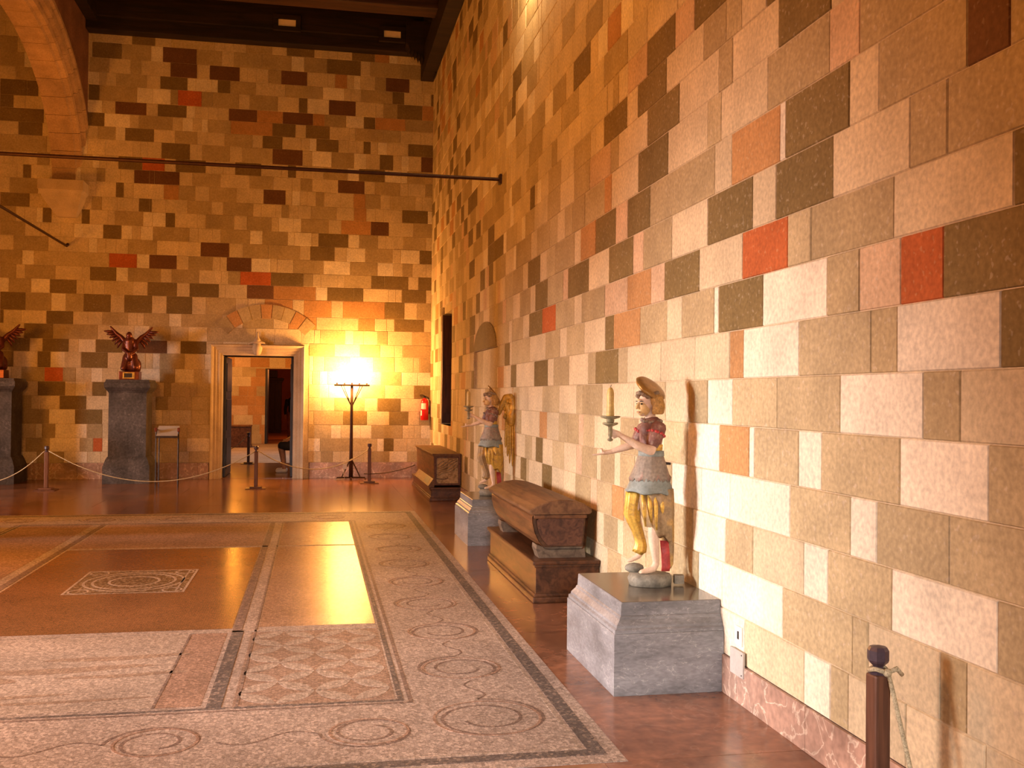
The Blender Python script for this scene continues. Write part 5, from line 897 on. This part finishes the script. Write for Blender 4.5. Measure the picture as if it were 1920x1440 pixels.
# ------------------------------------------------------------------ tall lamp stand
t = tag(empty('lamp_stand', (.68, 19.36, 0)), 'tall dark iron lamp stand with glowing T-shaped head by the doorway', 'floor lamp')
MB().tube([(0, 0, .03), (0, 0, .5), (0, 0, 1.2), (0, 0, 1.79)], [.042, .034, .028, .026], 10).build('stem', IRON, t, smooth=True)
MB().box(-.335, .335, -.035, .035, 1.775, 1.81, .008).build('crossbar', IRON, t)
for s in (-1, 1):
    for dy in (-.012, .022):
        MB().tube([(s*(.20 if dy > 0 else .155), dy, 1.78), (s*.012, dy*.4, 1.40)], .009, 6).build('bracket_strut', IRON, t)
    MB().tube([(0, 0, .40), (s*.10, 0, .20), (s*.17, 0, .05)], .013, 6).build('foot_brace', IRON, t)
    MB().tube([(s*-.0, -.0, .04), (s*.26, 0, .035), (s*.275, 0, .0)], .016, 6).build('foot', IRON, t)
MB().tube([(0, -.24, .0), (0, -.23, .035), (0, .2, .035), (0, .22, 0)], .016, 6).build('foot', IRON, t)
for i in range(5):
    x = -.28+.14*i; h = .05 if i != 2 else .09
    ls = MB().lathe([(.016, 1.81), (.016, 1.83+h*.2)], (x, 0, 0), 10).build('lamp_socket', IRON, t)
    MB().lathe([(.010, 1.83+h*.2), (.026, 1.86+h*.3), (.030, 1.885+h*.5), (.022, 1.91+h*.7), (.004, 1.93+h)], (x, 0, 0), 14).build('glowing_bulb', BULB, t, smooth=True)
MB().box(-.155, -.075, -.06, -.02, .20, .30, .012).build('white_junction_box', GREYP, t)
MB().tube([(-.03, -.03, .37), (.05, -.045, .40), (.0, -.05, .39), (-.09, -.05, .31), (-.11, -.05, .25), (-.14, -.06, .12), (-.12, -.08, .02), (-.3, -.05, .008)], .007, 6).build('cable', ROPEM, t, smooth=True)

# ------------------------------------------------------------------ fire extinguisher
t = tag(empty('fire_extinguisher', (2.095, 19.59, 1.13)), 'red fire extinguisher hung on the end wall near the corner', 'fire extinguisher')
MB().lathe([(.066, .0), (.075, .008), (.075, .34), (.068, .385), (.045, .41), (.022, .42), (.02, .44)], (0, 0, 0), 22).build('cylinder', REDP, t, smooth=True)
MB().lathe([(.024, .435), (.024, .47), (.015, .475)], (0, 0, 0), 12).build('valve', BLACKP, t)
MB().tube([(0, 0, .47), (-.04, -.03, .49), (-.10, -.05, .485)], .010, 6).tube([(0, 0, .46), (-.05, -.04, .455), (-.09, -.05, .46)], .008, 6).build('handle', DKIRON, t)
MB().tube([(.02, -.01, .455), (.07, -.02, .44), (.10, -.01, .36), (.095, -.01, .2), (.09, 0, .12)], .011, 8).build('hose', BLACKP, t, smooth=True)
def label_patch(a0, a1, z0, z1, nm):
    vs = []; k = 8
    for i in range(k+1):
        a = a0+(a1-a0)*i/k; vs += [(.0762*math.cos(a), .0762*math.sin(a), z0), (.0762*math.cos(a), .0762*math.sin(a), z1)]
    mk(nm, vs, [(2*i, 2*i+2, 2*i+3, 2*i+1) for i in range(k)], WHITEP, t)
label_patch(math.radians(205), math.radians(285), .215, .33, 'white_label'); label_patch(math.radians(190), math.radians(222), .09, .19, 'white_label')
MB().box(-.03, .03, .068, .095, .25, .30, .003).build('wall_bracket', DKIRON, t)

# ------------------------------------------------------------------ dark pedestals with winged bronzes by the end wall
def dark_pedestal(cx, y0, label):
    t = tag(empty('stone_pedestal', (cx, y0, 0)), label, 'pedestal'); D_ = .80
    def rg(h, i, z): return [Vector(p) for p in ((-h, i, z), (h, i, z), (h, D_-i, z), (-h, D_-i, z))]
    MB().loft([rg(.395, 0, 0), rg(.395, 0, .30), rg(.385, .01, .33), rg(.355, .04, .42), rg(.33, .065, .47)]).build('base_block', DKGRANITE, t)
    MB().loft([rg(.318, .075, .47), rg(.318, .075, 1.42)]).build('shaft', DKGRANITE, t)
    MB().loft([rg(.318, .075, 1.421), rg(.318, .075, 1.60), rg(.335, .06, 1.63), rg(.36, .035, 1.66), rg(.385, .01, 1.70), rg(.388, .008, 1.78), rg(.37, .02, 1.80), rg(.36, .03, 1.84)]).build('cornice', DKGRANITE, t)
    return t
dark_pedestal(-3.27, 18.72, 'tall dark grey stone pedestal carrying a winged bronze, left of the door')
dark_pedestal(-5.50, 18.72, 'tall dark stone pedestal cut off by the left edge of the view')
def winged_bronze(loc, label):
    t = tag(empty('winged_bronze', loc), label, 'sculpture')
    MB().box(-.17, .17, -.15, .15, 0, .15, .008).build('plinth_block', BRONZE, t)
    fo = MB()
    for (a, b, c, d) in ((-.10, .10, .02, .04), (-.10, .10, .115, .135), (-.10, -.075, .04, .115), (.06, .10, .04, .115)): fo.box(a, b, -.165, -.148, c, d, .003)
    fp = fo.build('gilt_plaque_frame', GILT, t)
    MB().box(-.075, .06, -.158, -.149, .04, .115).build('dark_plaque', DARKP, fp)
    b = MB()
    b.ico((0, 0, .27), (.165, .14, .16)).ico((.07, .02, .25), (.12, .12, .16)).ico((-.06, -.05, .33), (.08, .08, .16))
    for (p, q, r, s) in (((-.05, -.06, .42), (-.10, -.13, .20), .07, .05), ((.06, -.05, .42), (.10, -.12, .22), .075, .055)): cap(b, p, q, r/U, s/U)
    cap(b, (0, 0, .36), (-.01, -.01, .52), .095/U, .085/U); cap(b, (-.01, -.01, .52), (-.015, -.02, .70), .085/U, .095/U)
    b.ico((-.02, -.05, .80), (.055, .06, .07)); cap(b, (-.015, -.02, .70), (-.02, -.04, .78), .05/U, .04/U)
    for s in (-1, 1):
        cap(b, (s*.09, -.02, .70), (s*.12, -.08, .55), .04/U, .032/U); cap(b, (s*.12, -.08, .55), (s*.03, -.14, .48), .032/U, .026/U)
        b.ico((s*.02, -.15, .475), (.028, .03, .03))
    b.ico((.0, -.13, .42), (.05, .05, .09)); 
    fused('figure', b, BRONZE, t, .012, 3)
    for s in (-1, 1):
        w = MB(); limb(w, (Vector((s*.08, .04, .66)), .05/U), (Vector((s*.17, .05, .77)), .042/U), (Vector((s*.25, .05, .83)), .034/U), (Vector((s*.36, .05, .955)), .018/U))
        wo = fused('wing', w, BRONZE, t, .012, 2)
        for i in range(6):
            x0 = .13+.035*i; z0 = .74+.026*i; ln = .30-.02*i; an = math.radians(-4-7*i if True else 0)
            p = Vector((s*x0, .05, z0)); q = Vector((s*(x0+.105+.012*i), .055, z0-.17+.035*i)); m_ = (p+q)/2+Vector((s*.02, 0, -.005))
            MB().tube([p, m_, q], [.026, .030, .010], 6).build('feather', BRONZE, wo, smooth=True)
    return t
winged_bronze((-3.28, 19.08, 1.84), 'dark red bronze winged figure with raised wings on the pedestal left of the door')
winged_bronze((-5.52, 19.08, 1.84), 'bronze winged figure almost hidden past the left edge of the view')

# ------------------------------------------------------------------ reading stands
def reading_stand(loc, label, rz=0):
    t = tag(empty('reading_stand', loc, rz), label, 'stand')
    for (x, y, h) in ((-.18, -.10, .97), (.18, -.10, .97), (-.16, .12, .99), (.16, .12, .99)):
        MB().tube([(x, y, 0), (x, y, h*.5), (x, y, h)], .009, 6).build('leg', DKIRON, t)
    MB().tube([(-.18, -.1, .97), (-.16, .12, .99)], .009, 6).tube([(.18, -.1, .97), (.16, .12, .99)], .009, 6).build('side_rail', DKIRON, t)
    pn = MB().add([(-.17, -.17, .86), (.17, -.17, .86), (.17, .13, 1.03), (-.17, .13, 1.03), (-.17, -.175, .875), (.17, -.175, .875), (.17, .125, 1.045), (-.17, .125, 1.045)],
                  [(0, 3, 2, 1), (4, 5, 6, 7), (0, 1, 5, 4), (1, 2, 6, 5), (2, 3, 7, 6), (3, 0, 4, 7)]).build('text_panel', GREYP, t)
    MB().box(-.18, .18, -.195, -.17, .85, .885, .004).build('panel_lip', DKIRON, t)
    for s in (-1, 1): MB().box(s*.185-.02, s*.185+.02, -.13, -.06, .95, 1.02, .008).build('corner_bracket', BRONZE, t)
    return t
reading_stand((-2.46, 17.95, 0), 'thin legged reading stand between the dark pedestal and the door')
reading_stand((-5.27, 17.75, 0), 'reading stand at the extreme left edge of the view')

# ------------------------------------------------------------------ tie rods
def rod(p, q, label):
    o = tag(MB().tube([p, q], .022, 8).build('tie_rod', IRON), label, 'tie rod')
    return o
r1 = rod((-4.25, 12.15, 4.28), (XW+.02, 12.15, 4.28), 'long iron tie rod spanning the hall to the right wall')
MB().box(XW-.03, XW+.004, 12.09, 12.21, 4.22, 4.34, .006).build('anchor_plate', IRON, r1)
r2 = rod((-4.53, 12.62, 4.30), (-4.53, YB+.02, 4.30), 'shorter iron tie rod ending on the end wall under the arch corbel')
MB().tube([(-4.53, YB-.05, 4.30), (-4.50, YB-.02, 4.33)], .03, 8).build('anchor_plate', IRON, r2)

# ------------------------------------------------------------------ plates on the right wall
t = tag(empty('socket_plate', (XW-.006, 4.99, .345)), 'white socket plate low on the wall beside the nearest pedestal', 'wall socket')
MB().box(-.006, .004, -.045, .045, -.045, .055, .003).build('plate', WHITEP, t)
MB().box(-.009, -.005, -.012, .006, -.012, .030, .002).build('slot', DARKP, t)
t = tag(empty('cover_plate', (XW-.018, 4.985, .205)), 'grey blank cover plate below the white socket', 'cover plate')
MB().box(-.006, .006, -.085, .08, -.06, .075, .002).build('plate', GREYP, t)
for z in (-.045, .06): MB().lathe([(.004, 0), (.004, .002)], (-.0065, -.07, z), 8, (-1, 0, 0)).build('screw', DARKP, t)
# ------------------------------------------------------------------ the next rooms through the door
Y2 = 33.5
tag(MB().box(-6, 3.9, YB+.9, 24.2, -.12, 0).build('floor_next_room', FLOORM), kind='structure')
f2 = tag(MB().box(-6, 3.9, 24.2, Y2, -.12, 0).build('floor_next_room', TES_LIGHT), kind='structure')
tag(MB().box(-6, 3.9, Y2, 46.5, -.12, 0).build('floor_last_room', mat('orange_tiles', (.36, .12, .04), .35, (2, .2), (20, .15))), kind='structure')
w2 = MB()
for (p, q, r, s) in rects_minus(-6, 4, 0, 5.2, [(-1.60, .05, -.1, 2.44)]): w2.box(p, q, Y2, Y2+.5, r, s)
w2o = tag(w2.build('wall_next_room', MORTAR), kind='structure')
zr = 0.0; k = 0
while zr < 3.3:
    x = -3.4-random.uniform(0, .4)
    while x < .8:
        w = random.choice((.42, .5, .28, .6)); 
        for (p, q, r, s) in rects_minus(x, x+w, zr, zr+.31, [(-1.60, .05, -.1, 2.44)]):
            o = bpy.data.objects.new('stone_block', stone_mesh(random.choice('OLTOTPO'), q-p)); C.objects.link(o); o.parent = w2o
            o.location = ((p+q)/2, Y2-.006, (r+s)/2); o.scale = (q-p-.006, .05, s-r-.006)
        x += w
    zr += .31
d2 = tag(empty('door_2', (-.8, Y2, 0)), kind='structure'); E0 = Vector((-.8, Y2, 0))
rel(MB().box(-1.60, -1.53, Y2+.02, Y2+.95, .01, 2.43, .006), E0).build('door_leaf', DOORW, d2)
tag(MB().box(-6.3, -6, YB+.9, Y2, 0, 5.2).box(3.9, 4.2, YB+.9, Y2, 0, 5.2).build('wall_next_room_side', STONE['T']), kind='structure')
tag(MB().box(-6.3, 4.2, YB+.9, 46.8, 5.2, 5.3).build('ceiling_next_room', CEILW), kind='structure')
tag(MB().box(-6, 4, 46.5, 46.8, 0, 5.2).box(-6.2, -6, Y2+.5, 46.5, 0, 5.2).box(4, 4.2, Y2+.5, 46.5, 0, 5.2).build('wall_last_room', mat('red_plaster', (.40, .12, .05), .85, (2, .2), (30, .1))), kind='structure')
t = tag(empty('low_chest', (-2.35, 31.4, 0)), 'low dark chest against the far wall of the next room', 'chest')
MB().box(-.6, .45, -.25, .25, .05, .62, .01).build('body', CHESTE, t); MB().box(-.62, .47, -.27, .27, .62, .67, .01).build('lid', CHESTW, t); MB().box(-.62, .47, -.27, .27, 0, .06, .01).build('base_moulding', CHESTE, t)
t = tag(empty('tall_cupboard', (-1.68, 43.2, 0)), 'tall dark cupboard with cornice in the last room', 'cupboard')
MB().box(-.28, .28, 0, .5, 0, 2.2, .01).build('carcass', CUPW, t)
MB().box(-.36, .36, -.06, .52, 2.2, 2.3, .02).box(-.32, .32, -.03, .5, 2.12, 2.2, .01).build('cornice', CUPW, t)
for s in (-1, 1):
    dr = MB().box(min(s*.01, s*.26), max(s*.01, s*.26), -.02, 0, .15, 2.05, .006).build('cupboard_door', CUPW, t)
    MB().lathe([(.015, 0), (.015, .02)], (s*.03, -.02, 1.1), 8, (0, -1, 0)).build('knob', IRON, dr)
MB().box(-.25, .1, .1, .4, 2.3, 2.62, .03).build('crest', CUPW, t)
# seated visitor behind the right door jamb, turned to the left
V = Vector
t = tag(empty('person', (-.42, 21.25, 0)), 'seated person in dark shorts and white top, mostly hidden by the right door jamb', 'person')
b = MB()
def lm(*pr):
    for (p, r), (q, s) in zip(pr, pr[1:]): cap(b, V(p), V(q), r/U, s/U)
lm(((.16, 0, .58), .13), ((.17, 0, .80), .12), ((.16, 0, 1.02), .15)); lm(((.16, 0, 1.10), .06), ((.14, 0, 1.22), .055)); b.ico((.12, 0, 1.32), (.095, .075, .115)); b.ico((.02, 0, 1.31), (.02, .015, .02))
for s in (-1, 1):
    lm(((.14, s*.10, .54), .10), ((-.26, s*.11, .55), .072), ((-.22, s*.11, .30), .058), ((-.19, s*.11, .10), .04))
    lm(((-.18, s*.11, .06), .042), ((-.32, s*.11, .035), .03))
    lm(((.15, s*.20, 1.02), .055), ((.06, s*.24, .78), .045), ((-.14, s*.16, .66), .035)); b.ico((-.19, s*.14, .65), (.045, .03, .03))
    for i in range(4): cap(b, V((-.21, s*.14-.02+.013*i, .645)), V((-.26+.006*i, s*.14-.02+.013*i, .625)), .0085/U, .007/U)
    cap(b, V((-.18, s*.14+.03, .66)), V((-.22, s*.14+.042, .65)), .009/U, .008/U)
fused('body', b, REALSK, t, .012, 3)
c = MB()
def lc(*pr):
    for (p, r), (q, s) in zip(pr, pr[1:]): cap(c, V(p), V(q), r/U, s/U)
for s in (-1, 1): lc(((.16, s*.10, .55), .135), ((-.05, s*.11, .56), .115), ((-.24, s*.115, .55), .095))
fused('dark_shorts', c, DARKC, t, .014, 3)
c = MB(); lc(((.17, 0, .64), .155), ((.17, 0, .84), .145), ((.16, 0, 1.02), .17))
for s in (-1, 1): lc(((.15, s*.19, 1.03), .075), ((.10, s*.23, .86), .065))
fused('white_top', c, SHIRT, t, .014, 3)
c = MB(); c.ico((.15, 0, 1.36), (.10, .09, .10)); fused('hair', c, DARKP, t, .012, 2)
for s in (-1, 1):
    c = MB(); lc(((-.17, s*.11, .045), .05), ((-.33, s*.11, .04), .042)); fused('shoe', c, WHITEP, t, .010, 2)
t = tag(empty('chair', (-.27, 21.25, 0)), 'chair under the seated person, hidden behind the door jamb', 'chair')
MB().box(-.16, .24, -.21, .21, .40, .435, .008).build('seat', CUPW, t); MB().box(.21, .245, -.2, .2, .6, .9, .008).build('backrest', CUPW, t)
for x in (-.13, .22):
    for y in (-.18, .18): MB().tube([(x, y, 0), (x, y, .40 if x < 0 else .88)], .014, 8).build('leg', GREYP, t)
# standing visitor in the last room
t = tag(empty('person', (-.80, 36.8, 0)), 'standing person in dark jacket far away in the last room', 'person')
b = MB()
lm(((0, 0, .95), .13), ((0, 0, 1.15), .12), ((0, 0, 1.38), .14)); lm(((0, 0, 1.46), .055), ((0, 0, 1.58), .05)); b.ico((0, 0, 1.66), (.075, .09, .11)); b.ico((0, -.09, 1.65), (.015, .02, .02))
for s in (-1, 1):
    lm(((s*.09, 0, .90), .09), ((s*.10, -.02, .50), .062), ((s*.10, 0, .09), .04)); lm(((s*.10, 0, .05), .04), ((s*.11, -.16, .035), .03))
    lm(((s*.19, 0, 1.38), .055), ((s*.25, .02, 1.10), .042), ((s*.24, -.06, .86), .032)); b.ico((s*.24, -.08, .80), (.025, .035, .05))
    for i in range(4): cap(b, V((s*.24, -.105+.017*i, .78)), V((s*.235, -.11+.017*i, .72)), .009/U, .007/U)
    cap(b, V((s*.23, -.11, .81)), V((s*.21, -.13, .77)), .009/U, .008/U)
fused('body', b, REALSK, t, .013, 3)
c = MB(); lc(((0, 0, .90), .15), ((0, 0, 1.15), .145), ((0, 0, 1.38), .165))
for s in (-1, 1): lc(((s*.19, 0, 1.39), .075), ((s*.25, .02, 1.10), .06), ((s*.245, -.05, .92), .05))
fused('dark_jacket', c, DARKC, t, .014, 3)
c = MB()
for s in (-1, 1): lc(((s*.09, 0, .92), .115), ((s*.10, -.02, .50), .085), ((s*.10, 0, .12), .07))
fused('trousers', c, mat('rust_trousers', (.25, .10, .06), .8), t, .014, 3)
c = MB(); c.ico((0, .02, 1.70), (.085, .10, .10)); fused('hair', c, DARKP, t, .012, 2)
for s in (-1, 1):
    c = MB(); lc(((s*.10, .02, .045), .048), ((s*.11, -.17, .04), .04)); fused('shoe', c, DARKP, t, .010, 2)
